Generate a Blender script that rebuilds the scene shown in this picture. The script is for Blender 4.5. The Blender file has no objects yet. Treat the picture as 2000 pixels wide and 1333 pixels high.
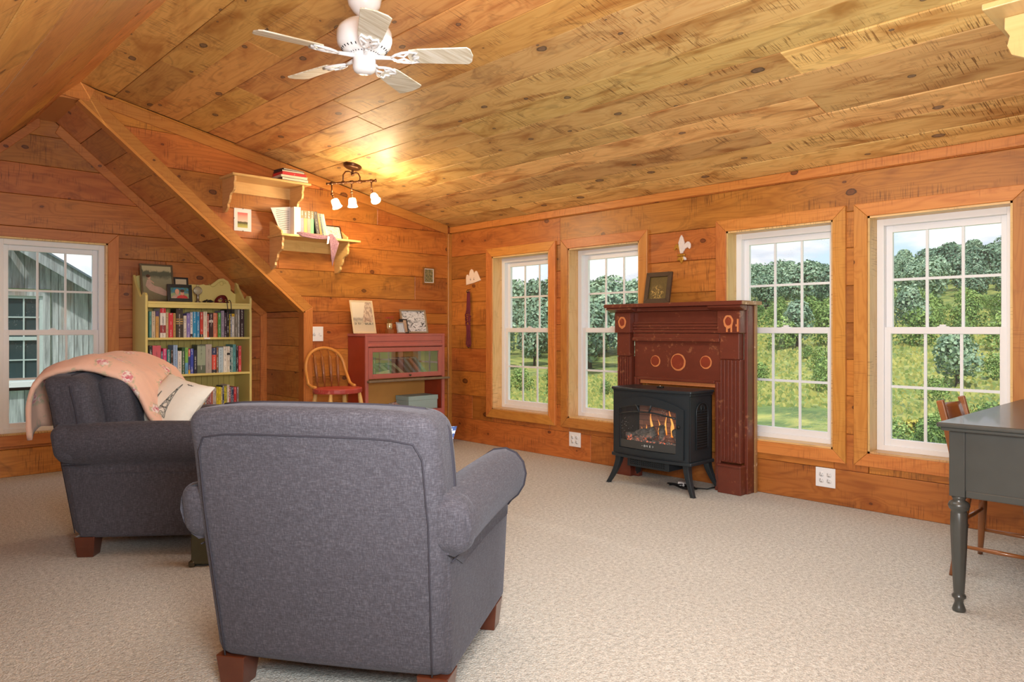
import bpy, bmesh, math, random
from mathutils import Vector, Matrix, noise as mnoise
R = math.radians
random.seed(7)
sc = bpy.context.scene
COL = sc.collection

# ---------------------------------------------------------------- camera
FPX = 1421.0
TH = math.atan2(1500, 1421)          # heading of the view axis, from +X
cam_d = bpy.data.cameras.new('camera')
cam_d.sensor_width = 36.0
cam_d.lens = FPX / 2000 * 36.0
cam_d.shift_y = -(666.5 - 644) / 2000
cam_d.clip_start = 0.05
cam_d.clip_end = 2000
cam = bpy.data.objects.new('camera', cam_d)
COL.objects.link(cam)
cam.location = (0, 0, 1.1)
cam.rotation_euler = (R(90), 0, TH - R(90))
sc.camera = cam

# ---------------------------------------------------------------- exposure
vs = sc.view_settings
vs.view_transform = 'Standard'
vs.look = 'None'
vs.exposure = 0.0
vs.gamma = 1.0
vs.use_curve_mapping = False

# ---------------------------------------------------------------- sky
def sky_world():
    w = bpy.data.worlds.new('sky')
    sc.world = w
    w.use_nodes = True
    nt = w.node_tree
    nt.nodes.clear()
    N = nt.nodes.new
    L = nt.links.new
    out = N('ShaderNodeOutputWorld'); bg = N('ShaderNodeBackground')
    tc = N('ShaderNodeTexCoord')
    sep = N('ShaderNodeSeparateXYZ'); L(tc.outputs['Generated'], sep.inputs[0])
    grad = N('ShaderNodeValToRGB'); L(sep.outputs['Z'], grad.inputs[0])
    e = grad.color_ramp.elements
    e[0].position = 0.0; e[0].color = (0.62, 0.78, 0.93, 1)
    e[1].position = 0.6; e[1].color = (0.28, 0.48, 0.80, 1)
    mp = N('ShaderNodeMapping'); mp.inputs['Scale'].default_value = (1, 1, 3.2)
    L(tc.outputs['Generated'], mp.inputs[0])
    nz = N('ShaderNodeTexNoise'); nz.inputs['Scale'].default_value = 4.2
    nz.inputs['Detail'].default_value = 9; nz.inputs['Roughness'].default_value = 0.55
    nz.inputs['Distortion'].default_value = 0.3
    L(mp.outputs[0], nz.inputs['Vector'])
    cr = N('ShaderNodeValToRGB'); L(nz.outputs['Fac'], cr.inputs[0])
    cr.color_ramp.elements[0].position = 0.40; cr.color_ramp.elements[0].color = (0, 0, 0, 1)
    cr.color_ramp.elements[1].position = 0.55; cr.color_ramp.elements[1].color = (1, 1, 1, 1)
    nz2 = N('ShaderNodeTexNoise'); nz2.inputs['Scale'].default_value = 9
    nz2.inputs['Detail'].default_value = 6
    L(mp.outputs[0], nz2.inputs['Vector'])
    cc = N('ShaderNodeValToRGB'); L(nz2.outputs['Fac'], cc.inputs[0])
    cc.color_ramp.elements[0].position = 0.38; cc.color_ramp.elements[0].color = (0.66, 0.69, 0.76, 1)
    cc.color_ramp.elements[1].position = 0.55; cc.color_ramp.elements[1].color = (1.0, 0.97, 0.96, 1)
    mix = N('ShaderNodeMixRGB')
    L(cr.outputs[0], mix.inputs[0]); L(grad.outputs[0], mix.inputs[1]); L(cc.outputs[0], mix.inputs[2])
    L(mix.outputs[0], bg.inputs[0]); bg.inputs[1].default_value = 1.3
    L(bg.outputs[0], out.inputs[0])
sky_world()

def sun():
    d = bpy.data.lights.new('sun', 'SUN'); d.energy = 3.6; d.angle = R(1.5); d.color = (1, 0.96, 0.88)
    o = bpy.data.objects.new('sun', d); COL.objects.link(o)
    # from behind the house, high: lights the hillside that faces the windows
    o.rotation_euler = Vector((0.55, 0.42, -0.95)).to_track_quat('-Z', 'Y').to_euler()
sun()

def area(name, loc, target, sx, sy, power, color=(1, 1, 1)):
    d = bpy.data.lights.new(name, 'AREA'); d.shape = 'RECTANGLE'; d.size = sx; d.size_y = sy
    d.energy = power; d.color = color
    o = bpy.data.objects.new(name, d); COL.objects.link(o)
    o.location = loc
    o.rotation_euler = (Vector(target) - Vector(loc)).to_track_quat('-Z', 'Y').to_euler()
    return o
# added fill lights, no real lamps: towards the room, the slopes, the floor
area('soft_fill', (0.1, -0.1, 1.42), (3.2, 3.6, 1.0), 0.9, 0.5, 56, (0.90, 0.98, 1.0))
area('bounce_fill', (0.55, 0.35, 1.22), (2.2, 1.7, 2.75), 0.8, 0.8, 84, (1.0, 0.98, 0.95))
area('floor_fill', (2.75, 1.9, 2.38), (2.75, 1.95, 0.0), 1.8, 1.8, 36, (0.92, 0.99, 1.0))

# ---------------------------------------------------------------- helpers
def V(*a): return Vector(a)

def tag(o, label=None, cat=None, group=None, kind=None):
    if label: o['label'] = label
    if cat: o['category'] = cat
    if group: o['group'] = group
    if kind: o['kind'] = kind
    return o

def empty(name, loc=(0, 0, 0), rz=0, parent=None, **k):
    o = bpy.data.objects.new(name, None); COL.objects.link(o)
    o.empty_display_size = 0.1
    o.location = loc; o.rotation_euler = (0, 0, rz)
    if parent: o.parent = parent
    return tag(o, **k)

class M:
    """collects faces into one mesh"""
    def __init__(s): s.v = []; s.f = []; s.uv = {}; s.sm = []
    def add(s, vs_, fs, smooth=False, uvs=None):
        b = len(s.v); s.v += [tuple(p) for p in vs_]
        for f in fs:
            s.f.append([i + b for i in f]); s.sm.append(smooth)
            if uvs: s.uv[len(s.f) - 1] = [uvs[i] for i in f]
        return s
    def box(s, x0, x1, y0, y1, z0, z1, T=None):
        P = [(x0, y0, z0), (x1, y0, z0), (x1, y1, z0), (x0, y1, z0), (x0, y0, z1), (x1, y0, z1), (x1, y1, z1), (x0, y1, z1)]
        if T: P = [T(*p) for p in P]
        return s.add(P, [(0, 3, 2, 1), (4, 5, 6, 7), (0, 1, 5, 4), (1, 2, 6, 5), (2, 3, 7, 6), (3, 0, 4, 7)])
    def bar(s, a, b, wx, wy, up=(0, 0, 1)):
        """square bar from a to b"""
        a = Vector(a); b = Vector(b); d = (b - a).normalized(); up = Vector(up)
        sx = d.cross(up)
        if sx.length < 1e-4: sx = d.cross(Vector((1, 0, 0)))
        sx.normalize(); sy = sx.cross(d)
        P = []
        for c in (a, b):
            for i, j in ((-1, -1), (1, -1), (1, 1), (-1, 1)):
                P.append(c + sx * wx / 2 * i + sy * wy / 2 * j)
        return s.add(P, [(0, 3, 2, 1), (4, 5, 6, 7), (0, 1, 5, 4), (1, 2, 6, 5), (2, 3, 7, 6), (3, 0, 4, 7)])
    def tube(s, pts, r, n=8, caps=True, closed=False):
        pts = [Vector(p) for p in pts]
        rs = r if isinstance(r, (list, tuple)) else [r] * len(pts)
        rings = []; prev = None
        for i, p in enumerate(pts):
            a = pts[i - 1] if (i > 0 or closed) else p
            c = pts[(i + 1) % len(pts)] if (i < len(pts) - 1 or closed) else p
            d = (c - a).normalized()
            if prev is None:
                t = Vector((0, 0, 1)) if abs(d.z) < .9 else Vector((1, 0, 0))
                x = d.cross(t).normalized()
            else:
                x = (prev - d * prev.dot(d)).normalized()
            prev = x; y = d.cross(x)
            rings.append([p + (x * math.cos(2 * math.pi * k / n) + y * math.sin(2 * math.pi * k / n)) * rs[i] for k in range(n)])
        vs_ = [q for rg in rings for q in rg]; fs = []
        m = len(pts)
        for i in range(m if closed else m - 1):
            j = (i + 1) % m
            for k in range(n):
                fs.append((i * n + k, i * n + (k + 1) % n, j * n + (k + 1) % n, j * n + k))
        if caps and not closed:
            fs.append(tuple(range(n))[::-1]); fs.append(tuple((m - 1) * n + k for k in range(n)))
        return s.add(vs_, fs, True)
    def lathe(s, prof, T=None, n=24, a0=0, a1=2 * math.pi, fac=None):
        """prof: (r,z) list, about the z axis"""
        vs_ = []; full = abs(a1 - a0 - 2 * math.pi) < 1e-6; c = n if full else n + 1
        for r_, z in prof:
            for k in range(c):
                a = a0 + (a1 - a0) * k / n
                rr = r_ * (fac(a, z) if fac else 1)
                p = (rr * math.cos(a), rr * math.sin(a), z)
                vs_.append(T(*p) if T else p)
        fs = []
        for i in range(len(prof) - 1):
            for k in range(n if full else n):
                k2 = (k + 1) % c
                fs.append((i * c + k, i * c + k2, (i + 1) * c + k2, (i + 1) * c + k))
        if full:
            if prof[0][0] > 1e-5: fs.append(tuple(range(c))[::-1])
            if prof[-1][0] > 1e-5: fs.append(tuple((len(prof) - 1) * c + k for k in range(c)))
        return s.add(vs_, fs, True)
    def prism(s, poly, w0, w1, T, smooth=False):
        """poly in (u,v), extruded w0..w1; T(u,v,w)->point"""
        n = len(poly)
        P = [T(u, v, w0) for u, v in poly] + [T(u, v, w1) for u, v in poly]
        fs = [tuple(range(n))[::-1], tuple(range(n, 2 * n))]
        for i in range(n):
            j = (i + 1) % n; fs.append((i, j, n + j, n + i))
        return s.add(P, fs, smooth, [(u, v) for u, v in poly] * 2)
    def grid(s, nu, nv, fn, smooth=True, wrapu=False, uvs=False):
        P = [fn(i / (nu if wrapu else nu - 1), j / (nv - 1)) for i in range(nu) for j in range(nv)]
        uv = [(i / (nu - 1), j / (nv - 1)) for i in range(nu) for j in range(nv)] if uvs else None
        fs = []
        for i in range(nu if wrapu else nu - 1):
            for j in range(nv - 1):
                i2 = (i + 1) % nu
                fs.append((i * nv + j, i2 * nv + j, i2 * nv + j + 1, i * nv + j + 1))
        return s.add(P, fs, smooth, uv)
    def rbox(s, x0, x1, y0, y1, z0, z1, r, k=4, mid=3, fn=None, T=None):
        """rounded box as a smooth surface; fn deforms"""
        h = [(x1 - x0) / 2, (y1 - y0) / 2, (z1 - z0) / 2]; c = [(x0 + x1) / 2, (y0 + y1) / 2, (z0 + z1) / 2]
        r = min(r, min(h) * .999)
        axes = []
        for a in range(3):
            t = [-h[a] + r * i / k for i in range(k)]
            inner = h[a] - r
            t += [-inner + 2 * inner * i / mid for i in range(mid + 1)]
            t += [inner + r * i / k for i in range(1, k + 1)]
            axes.append(t)
        idx = {}; vs_ = []; fs = []
        def vid(p):
            key = tuple(round(q, 5) for q in p)
            if key in idx: return idx[key]
            q = [max(-(h[a] - r), min(h[a] - r, p[a])) for a in range(3)]
            d = Vector((p[0] - q[0], p[1] - q[1], p[2] - q[2]))
            if d.length > 1e-9:
                d = d.normalized() * r
            w = Vector((q[0] + d.x + c[0], q[1] + d.y + c[1], q[2] + d.z + c[2]))
            if fn: w = Vector(fn(w))
            if T: w = T(w.x, w.y, w.z)
            idx[key] = len(vs_); vs_.append(w); return idx[key]
        for a in range(3):
            b, e = (a + 1) % 3, (a + 2) % 3
            for sgn in (-1, 1):
                for i in range(len(axes[b]) - 1):
                    for j in range(len(axes[e]) - 1):
                        q = []
                        for (ii, jj) in ((i, j), (i + 1, j), (i + 1, j + 1), (i, j + 1)):
                            p = [0, 0, 0]; p[a] = sgn * h[a]; p[b] = axes[b][ii]; p[e] = axes[e][jj]
                            q.append(vid(p))
                        if len(set(q)) < 3: continue
                        fs.append(tuple(q) if sgn > 0 else tuple(q[::-1]))
        return s.add(vs_, fs, True)
    def flat(s): s.sm = [False] * len(s.sm); return s
    def obj(s, name, mat, parent=None, bevel=0, loc=None, **k):
        me = bpy.data.meshes.new(name)
        me.from_pydata(s.v, [], s.f)
        for p, sm in zip(me.polygons, s.sm): p.use_smooth = sm
        if s.uv:
            l = me.uv_layers.new(name='UVMap')
            for pi, uvs in s.uv.items():
                po = me.polygons[pi]
                for li, q in zip(po.loop_indices, uvs): l.data[li].uv = q
        me.materials.append(mat)
        me.update()
        o = bpy.data.objects.new(name, me); COL.objects.link(o)
        if parent: o.parent = parent
        if loc: o.location = loc
        if bevel:
            b = o.modifiers.new('bevel', 'BEVEL'); b.width = bevel; b.segments = 2; b.limit_method = 'ANGLE'
            b.angle_limit = R(40)
        return tag(o, **k)

def frame(O, U, Vv, N):
    O = Vector(O); U = Vector(U).normalized(); Vv = Vector(Vv).normalized(); N = Vector(N).normalized()
    return lambda u, v, w=0: O + U * u + Vv * v + N * w

def rays(px, py):
    u = (px - 1000) / FPX; v = (644 - py) / FPX
    return (math.cos(TH) + u * math.sin(TH), math.sin(TH) - u * math.cos(TH), v)
def at_y(px, py, Y):
    d = rays(px, py); t = Y / d[1]; return Vector((t * d[0], Y, 1.1 + t * d[2]))
def at_x(px, py, X):
    d = rays(px, py); t = X / d[0]; return Vector((X, t * d[1], 1.1 + t * d[2]))

def copy_tree(o, parent=None):
    c = o.copy(); COL.objects.link(c); c.parent = parent
    for ch in o.children: copy_tree(ch, c)
    return c

# ---------------------------------------------------------------- materials
def srgb(r, g, b, a=1.0):
    f = lambda c: (c / 255 / 12.92) if c / 255 <= .04045 else ((c / 255 + .055) / 1.055) ** 2.4
    return (f(r), f(g), f(b), a)

class NT:
    def __init__(s, name):
        s.m = bpy.data.materials.new(name); s.m.use_nodes = True
        s.nt = s.m.node_tree; s.bsdf = s.nt.nodes['Principled BSDF']; s.out = s.nt.nodes['Material Output']
    def n(s, t, **k):
        x = s.nt.nodes.new(t)
        for a, b in k.items():
            if a.startswith('i_'):
                key = a[2:].replace('_', ' ')
                x.inputs[int(key) if key.isdigit() else key].default_value = b
            else: setattr(x, a, b)
        return x
    def l(s, a, b): s.nt.links.new(a, b)
    def math(s, op, a, b=None, c=None, clamp=False):
        x = s.n('ShaderNodeMath', operation=op); x.use_clamp = clamp
        for i, q in enumerate((a, b, c)):
            if q is None: continue
            if isinstance(q, (int, float)): x.inputs[i].default_value = q
            else: s.l(q, x.inputs[i])
        return x.outputs[0]
    def mix(s, f, a, b, mode='MIX'):
        x = s.n('ShaderNodeMixRGB', blend_type=mode)
        for i, q in enumerate((f, a, b)):
            if isinstance(q, (int, float, tuple)): x.inputs[i].default_value = q
            else: s.l(q, x.inputs[i])
        return x.outputs[0]
    def ramp(s, f, stops):
        x = s.n('ShaderNodeValToRGB'); s.l(f, x.inputs[0]); e = x.color_ramp.elements
        while len(e) < len(stops): e.new(.5)
        for q, (p, c) in zip(e, stops): q.position = p; q.color = c if isinstance(c, tuple) else (c, c, c, 1)
        return x.outputs[0]
    def noise(s, vec, scale, detail=3, rough=.5, dist=0, dim='3D'):
        x = s.n('ShaderNodeTexNoise', noise_dimensions=dim)
        x.inputs['Scale'].default_value = scale; x.inputs['Detail'].default_value = detail
        x.inputs['Roughness'].default_value = rough; x.inputs['Distortion'].default_value = dist
        if vec: s.l(vec, x.inputs['Vector'])
        return x.outputs['Fac']
    def scale(s, vec, sx, sy, sz=1):
        x = s.n('ShaderNodeMapping'); x.inputs['Scale'].default_value = (sx, sy, sz); s.l(vec, x.inputs[0]); return x.outputs[0]
    def bump(s, h, strength=.3, dist=.01):
        x = s.n('ShaderNodeBump'); x.inputs['Strength'].default_value = strength; x.inputs['Distance'].default_value = dist
        s.l(h, x.inputs['Height']); s.l(x.outputs[0], s.bsdf.inputs['Normal'])
    def set(s, **k):
        for a, b in k.items():
            key = a.replace('_', ' ')
            if isinstance(b, (int, float, tuple)): s.bsdf.inputs[key].default_value = b
            else: s.l(b, s.bsdf.inputs[key])
        return s

def plain(name, col, rough=.5, metal=0, var=.08, scale=30, emit=None, es=0, bump=0, coat=0):
    t = NT(name)
    tc = t.n('ShaderNodeTexCoord').outputs['Object']
    nz = t.noise(tc, scale, 4)
    f = t.math('MULTIPLY_ADD', nz, var * 2, 1 - var)
    c = t.mix(1.0, col, f, 'MULTIPLY')
    t.set(Base_Color=c, Roughness=rough, Metallic=metal)
    if coat: t.set(Coat_Weight=coat)
    if emit: t.set(Emission_Color=emit, Emission_Strength=es)
    if bump: t.bump(nz, bump, .003)
    return t.m

def wood(name, light, mid, dark, knot=srgb(70, 34, 16), rough=.42, tone=.35, knots=.5, saw=.6, coat=.15, amber=srgb(150, 78, 26), stain=.5):
    """pine board: u along the board, v across it, in metres"""
    t = NT(name)
    uv = t.n('ShaderNodeUVMap').outputs[0]
    oi = t.n('ShaderNodeObjectInfo').outputs['Random']
    sep = t.n('ShaderNodeSeparateXYZ'); t.l(uv, sep.inputs[0])
    u = sep.outputs['X']; v = sep.outputs['Y']
    u = t.math('MULTIPLY_ADD', oi, 37.0, u); v = t.math('MULTIPLY_ADD', oi, 91.0, v)
    cv = t.n('ShaderNodeCombineXYZ'); t.l(u, cv.inputs[0]); t.l(v, cv.inputs[1]); P = cv.outputs[0]
    # knots
    vor = t.n('ShaderNodeTexVoronoi', voronoi_dimensions='2D'); vor.inputs['Scale'].default_value = 1
    wob = t.noise(t.scale(P, 25, 25), 1, 2, dim='2D')
    pk = t.scale(P, 2.6, 4.2)
    t.l(pk, vor.inputs['Vector'])
    d = vor.outputs['Distance']
    d = t.math('MULTIPLY_ADD', wob, .05, d)
    d = t.math('SUBTRACT', d, .025)
    cs = t.n('ShaderNodeSeparateXYZ'); t.l(vor.outputs['Color'], cs.inputs[0])
    ex = t.math('LESS_THAN', cs.outputs['X'], knots)
    rad = t.math('MULTIPLY_ADD', t.math('POWER', cs.outputs['Y'], 2.0), .075, .026)
    dr = t.math('DIVIDE', d, rad)
    km = t.math('MULTIPLY', ex, t.ramp(t.math('MULTIPLY', dr, .5), [(.36, 1.0), (.52, 0.0)]))
    ring = t.math('MULTIPLY', ex, t.ramp(t.math('MULTIPLY', dr, .5), [(.30, 0.0), (.42, 1.0), (.52, 0.0)]))
    halo = t.math('MULTIPLY', ex, t.ramp(d, [(0.02, 1.0), (.28, 0.0)]))
    # grain rings bend around the knots
    n1 = t.noise(t.scale(P, .9, 7.5), 1, 2, .45, .2, '2D')
    ph = t.math('MULTIPLY_ADD', n1, 60, t.math('MULTIPLY', halo, 16))
    g = t.math('MULTIPLY_ADD', t.math('SINE', ph), .5, .5)
    g = t.math('POWER', g, 2.5)
    fib = t.noise(t.scale(P, 3, 160), 1, 3, .6, 0, '2D')
    blot = t.noise(t.scale(P, 1.8, 6), 1, 3, .6, .6, '2D')
    fa = t.math('MULTIPLY_ADD', g, .34, t.math('MULTIPLY', fib, .42))
    c = t.mix(fa, light, mid)
    c = t.mix(t.ramp(blot, [(.5, 0.0), (.72, stain)]), c, amber)
    bl2 = t.noise(t.scale(P, 3.2, 9), 1, 4, .65, 1.0, '2D')
    c = t.mix(t.ramp(bl2, [(.56, 0.0), (.74, .45 * stain + .15)]), c, dark)
    # saw marks
    sw = t.noise(t.scale(P, 150, 7), 1, 2, .5, .4, '2D')
    sk = t.noise(t.scale(P, 2.6, 5), 1, 2, .5, 0, '2D')
    sm = t.math('MULTIPLY', t.ramp(sw, [(.57, 0.0), (.66, 1.0)]), t.ramp(sk, [(.5, 0.0), (.62, saw)]))
    c = t.mix(sm, c, dark)
    hz = t.math('MULTIPLY', halo, .35)
    c = t.mix(hz, c, amber)
    kc = t.mix(t.noise(t.scale(P, 60, 60), 1, 3, dim='2D'), knot, tuple(min(1, q * 3.2) for q in knot[:3]) + (1,))
    c = t.mix(t.math('MULTIPLY', km, .8), c, kc)
    c = t.mix(t.math('MULTIPLY', ring, .85), c, tuple(q * .4 for q in knot[:3]) + (1,))
    # each board its own tone
    tn = t.math('MULTIPLY_ADD', t.math('FRACT', t.math('MULTIPLY', oi, 53.7)), tone, 1 - tone * .55)
    c = t.mix(1.0, c, tn, 'MULTIPLY')
    hs = t.n('ShaderNodeHueSaturation'); t.l(c, hs.inputs['Color'])
    t.l(t.math('MULTIPLY_ADD', t.math('FRACT', t.math('MULTIPLY', oi, 17.3)), .020, .4915), hs.inputs['Hue'])
    t.set(Base_Color=hs.outputs[0], Roughness=rough, Coat_Weight=coat, Coat_Roughness=.3)
    t.bump(t.math('MULTIPLY_ADD', fib, .5, t.math('MULTIPLY', sm, -.6)), .25, .002)
    return t.m

MAT = {}
MAT['wall'] = wood('orange_pine', srgb(196, 122, 54), srgb(152, 82, 30), srgb(88, 44, 18), amber=srgb(138, 68, 22), tone=.42)
MAT['ceil'] = wood('pale_pine', srgb(238, 198, 130), srgb(212, 158, 90), srgb(116, 68, 30), knot=srgb(80, 66, 58), amber=srgb(166, 102, 42), stain=.78, saw=.8, knots=.5, coat=.0, rough=.5)  # pale wood, with the paler yellow of daylight also in its colour
MAT['ceil_warmlit'] = wood('warm_lit_pine', srgb(226, 170, 100), srgb(198, 134, 68), srgb(118, 66, 30), knot=srgb(80, 60, 48), amber=srgb(166, 94, 38), stain=.7, saw=.8, knots=.5, coat=.0, rough=.5)  # redder copy: mostly the warm light near the ridge, put in the colour
MAT['slope'] = wood('slope_pine', srgb(214, 150, 82), srgb(182, 114, 52), srgb(112, 58, 26), amber=srgb(172, 92, 38))
MAT['trim'] = wood('trim_pine', srgb(212, 140, 68), srgb(180, 104, 42), srgb(140, 72, 30), knots=.22, saw=.35, stain=.3, amber=srgb(186, 104, 46))
MAT['reveal'] = wood('reveal_pine', srgb(236, 198, 138), srgb(214, 166, 100), srgb(150, 98, 48), knots=.15, stain=.3, amber=srgb(200, 140, 70))
MAT['back'] = plain('dark_gap', srgb(60, 30, 14), .9)
MAT['shelfwood'] = plain('clear_pine', srgb(222, 176, 112), .5, var=.06, scale=8)
MAT['vinyl'] = plain('white_vinyl', srgb(238, 238, 240), .35, var=.01)
MAT['muntin'] = plain('white_grid', srgb(232, 236, 238), .4, var=.01)

def glass_mat():
    t = NT('window_glass'); t.nt.nodes.remove(t.bsdf)
    tr = t.n('ShaderNodeBsdfTransparent'); tr.inputs[0].default_value = (.97, .985, .985, 1)
    gl = t.n('ShaderNodeBsdfGlossy'); gl.inputs['Roughness'].default_value = .02
    df = t.n('ShaderNodeBsdfDiffuse'); df.inputs[0].default_value = (.85, .9, .92, 1)
    mx = t.n('ShaderNodeMixShader'); mx.inputs[0].default_value = .035
    t.l(tr.outputs[0], mx.inputs[1]); t.l(gl.outputs[0], mx.inputs[2])
    tc = t.n('ShaderNodeTexCoord').outputs['Object']
    vo = t.n('ShaderNodeTexVoronoi'); vo.inputs['Scale'].default_value = 75; t.l(tc, vo.inputs['Vector'])
    sp = t.ramp(vo.outputs['Distance'], [(.10, .75), (.2, 0.0)])
    pa = t.ramp(t.noise(tc, 5, 3), [(.45, 0.0), (.6, 1.0)])
    hz = t.math('MULTIPLY_ADD', t.math('MULTIPLY', sp, pa), .8, .03)
    m2 = t.n('ShaderNodeMixShader'); t.l(hz, m2.inputs[0])
    t.l(mx.outputs[0], m2.inputs[1]); t.l(df.outputs[0], m2.inputs[2])
    t.l(m2.outputs[0], t.out.inputs[0])
    return t.m
MAT['glass'] = glass_mat()

def carpet():
    t = NT('loop_carpet')
    tc = t.n('ShaderNodeTexCoord').outputs['Object']
    n1 = t.noise(tc, 170, 3, .7)
    n2 = t.noise(tc, 55, 2, .6)
    n3 = t.noise(tc, 1.3, 3, .6)
    vo = t.n('ShaderNodeTexVoronoi'); vo.inputs['Scale'].default_value = 150; t.l(tc, vo.inputs['Vector'])
    f = t.math('MULTIPLY_ADD', n1, .6, t.math('MULTIPLY', n2, .4))
    c = t.ramp(f, [(.3, srgb(118, 114, 108)), (.43, srgb(180, 178, 171)), (.57, srgb(215, 213, 206)), (.72, srgb(240, 239, 234))])
    c = t.mix(t.ramp(n3, [(.35, 0.0), (.7, .22)]), c, srgb(180, 176, 168))
    t.set(Base_Color=c, Roughness=.95)
    t.bump(t.math('MULTIPLY_ADD', vo.outputs['Distance'], -1, n2), .6, .006)
    return t.m
MAT['carpet'] = carpet()

# ---------------------------------------------------------------- room shell
XB, YA, YF = 4.6, 5.755, 6.5
ZB, SL = 2.13, 0.209                 # ceiling height at the window wall, its slope
XR = 1.30; ZR = ZB + SL * (XB - XR)  # ridge
SLL = 0.97                           # slope of the steep side
SD = 0.8518                          # slope of the diagonal edge
XD = 3.0                             # the return wall below the diagonal
DZ = 2.705                           # diagonal's height at the ridge
ZD = DZ - SD * (XD - XR)
YR, XK = -1.7, -1.0                  # rear wall, knee wall

def clip(poly, a, b, c):
    """keep a*u+b*v<=c"""
    out = []
    for i in range(len(poly)):
        p, q = poly[i], poly[(i + 1) % len(poly)]
        dp, dq = a * p[0] + b * p[1] - c, a * q[0] + b * q[1] - c
        if dp <= 0: out.append(p)
        if (dp < 0 < dq) or (dq < 0 < dp):
            t = dp / (dp - dq); out.append((p[0] + t * (q[0] - p[0]), p[1] + t * (q[1] - p[1])))
    o2 = []
    for p in out:
        if not o2 or math.hypot(p[0] - o2[-1][0], p[1] - o2[-1][1]) > 1e-4: o2.append(p)
    if len(o2) > 1 and math.hypot(o2[0][0] - o2[-1][0], o2[0][1] - o2[-1][1]) < 1e-4: o2.pop()
    return o2 if len(o2) > 2 else []

def inset(poly, e):
    """move every edge of a convex polygon inwards by e"""
    out = poly
    cx = sum(p[0] for p in poly) / len(poly); cy = sum(p[1] for p in poly) / len(poly)
    for i in range(len(poly)):
        p, q = poly[i], poly[(i + 1) % len(poly)]
        l = math.hypot(q[0] - p[0], q[1] - p[1])
        if l < 1e-5: continue
        a, b = (q[1] - p[1]) / l, -(q[0] - p[0]) / l
        c = a * p[0] + b * p[1]
        if a * cx + b * cy > c: a, b, c = -a, -b, -c
        out = clip(out, a, b, c - e)
        if not out: return []
    return out

def area2(poly):
    return abs(sum(poly[i][0] * poly[(i + 1) % len(poly)][1] - poly[(i + 1) % len(poly)][0] * poly[i][1] for i in range(len(poly)))) / 2

def plank(parent, poly, T, mat, proud=0.0, th=.02, name='plank', swap=False, gap=.0012, ch=.003):
    a = inset(poly, gap)
    if not a or area2(a) < 4e-4: return
    b = inset(poly, gap + ch)
    if not b or len(b) != len(a): b = None
    ou, ov = random.uniform(0, 50), random.uniform(0, 50)
    m = M()
    n = len(a)
    uvf = (lambda p: (p[1] + ou, p[0] + ov)) if swap else (lambda p: (p[0] + ou, p[1] + ov))
    if b:
        P = [T(u, v, -th) for u, v in a] + [T(u, v, proud - ch * .8) for u, v in a] + [T(u, v, proud) for u, v in b]
        uv = [uvf(p) for p in a] * 2 + [uvf(p) for p in b]
        fs = [tuple(range(2 * n, 3 * n))]
        for i in range(n):
            j = (i + 1) % n
            fs += [(i, j, n + j, n + i), (n + i, n + j, 2 * n + j, 2 * n + i)]
    else:
        P = [T(u, v, -th) for u, v in a] + [T(u, v, proud) for u, v in a]
        uv = [uvf(p) for p in a] * 2
        fs = [tuple(range(n, 2 * n))] + [(i, (i + 1) % n, n + (i + 1) % n, n + i) for i in range(n)]
    m.add(P, fs, False, uv)
    return m.obj(name, mat, parent)

def sub_rect(r, h):
    u0, u1, v0, v1 = r; a0, a1, b0, b1 = h
    if a1 <= u0 or a0 >= u1 or b1 <= v0 or b0 >= v1: return [r]
    o = []
    if a0 > u0: o.append((u0, a0, v0, v1))
    if a1 < u1: o.append((a1, u1, v0, v1))
    c0, c1 = max(u0, a0), min(u1, a1)
    if b0 > v0: o.append((c0, c1, v0, b0))
    if b1 < v1: o.append((c0, c1, b1, v1))
    return o

def planking(parent, T, rows, u0, u1, mat, clips=(), holes=(), joints=(2.2, 4.6), name='plank', uneven=.0015):
    for i in range(len(rows) - 1):
        v0, v1 = rows[i], rows[i + 1]
        u = u0 - random.uniform(0, joints[0]) if joints else u0
        segs = []
        while u < u1:
            L_ = random.uniform(*joints) if joints else (u1 - u0)
            a, b = max(u, u0), min(u + L_, u1)
            if u1 - b < .3: b = u1
            if b - a > .02: segs.append((a, b, v0, v1))
            u = max(u + L_, b)
        for s_ in segs:
            rs = [s_]
            for h in holes:
                rs = [q for r_ in rs for q in sub_rect(r_, h)]
            for r_ in rs:
                poly = [(r_[0], r_[2]), (r_[1], r_[2]), (r_[1], r_[3]), (r_[0], r_[3])]
                for c in clips:
                    poly = clip(poly, *c)
                    if not poly: break
                if poly: plank(parent, poly, T, mat, proud=random.uniform(-uneven, uneven), name=name)

def slab(name, T, poly, w0, w1, mat, holes=(), kind='structure', parent=None, rect=None):
    m = M()
    if rect:
        rs = [rect]
        for h in holes: rs = [q for r_ in rs for q in sub_rect(r_, h)]
        for r_ in rs: m.box(r_[0], r_[1], r_[2], r_[3], w0, w1, T)
    else: m.prism(poly, w0, w1, T)
    o = m.obj(name, mat, parent)
    if kind and not parent: o['kind'] = kind
    return o

# floor
fl = M()
fl.box(XK - .15, XB + .15, YR - .1, YF + .15, -.05, 0)
tag(fl.obj('floor', MAT['carpet']), kind='structure')

# windows: opening rectangles along the window wall (u=Y) and on the far wall (u=X)
CW = .08
WIN = [(4.296, 5.196), (3.331, 4.231), (1.843, 2.743), (.895, 1.795)]
OPB = [(a + CW, b - CW, .35, 1.785) for a, b in WIN]
OPF = (.845 + CW, 1.745 - CW, .31, 1.79)
TB = frame((XB, 0, 0), (0, 1, 0), (0, 0, 1), (-1, 0, 0))
TA = frame((0, YA, 0), (1, 0, 0), (0, 0, 1), (0, -1, 0))
TF = frame((0, YF, 0), (1, 0, 0), (0, 0, 1), (0, -1, 0))

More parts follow.
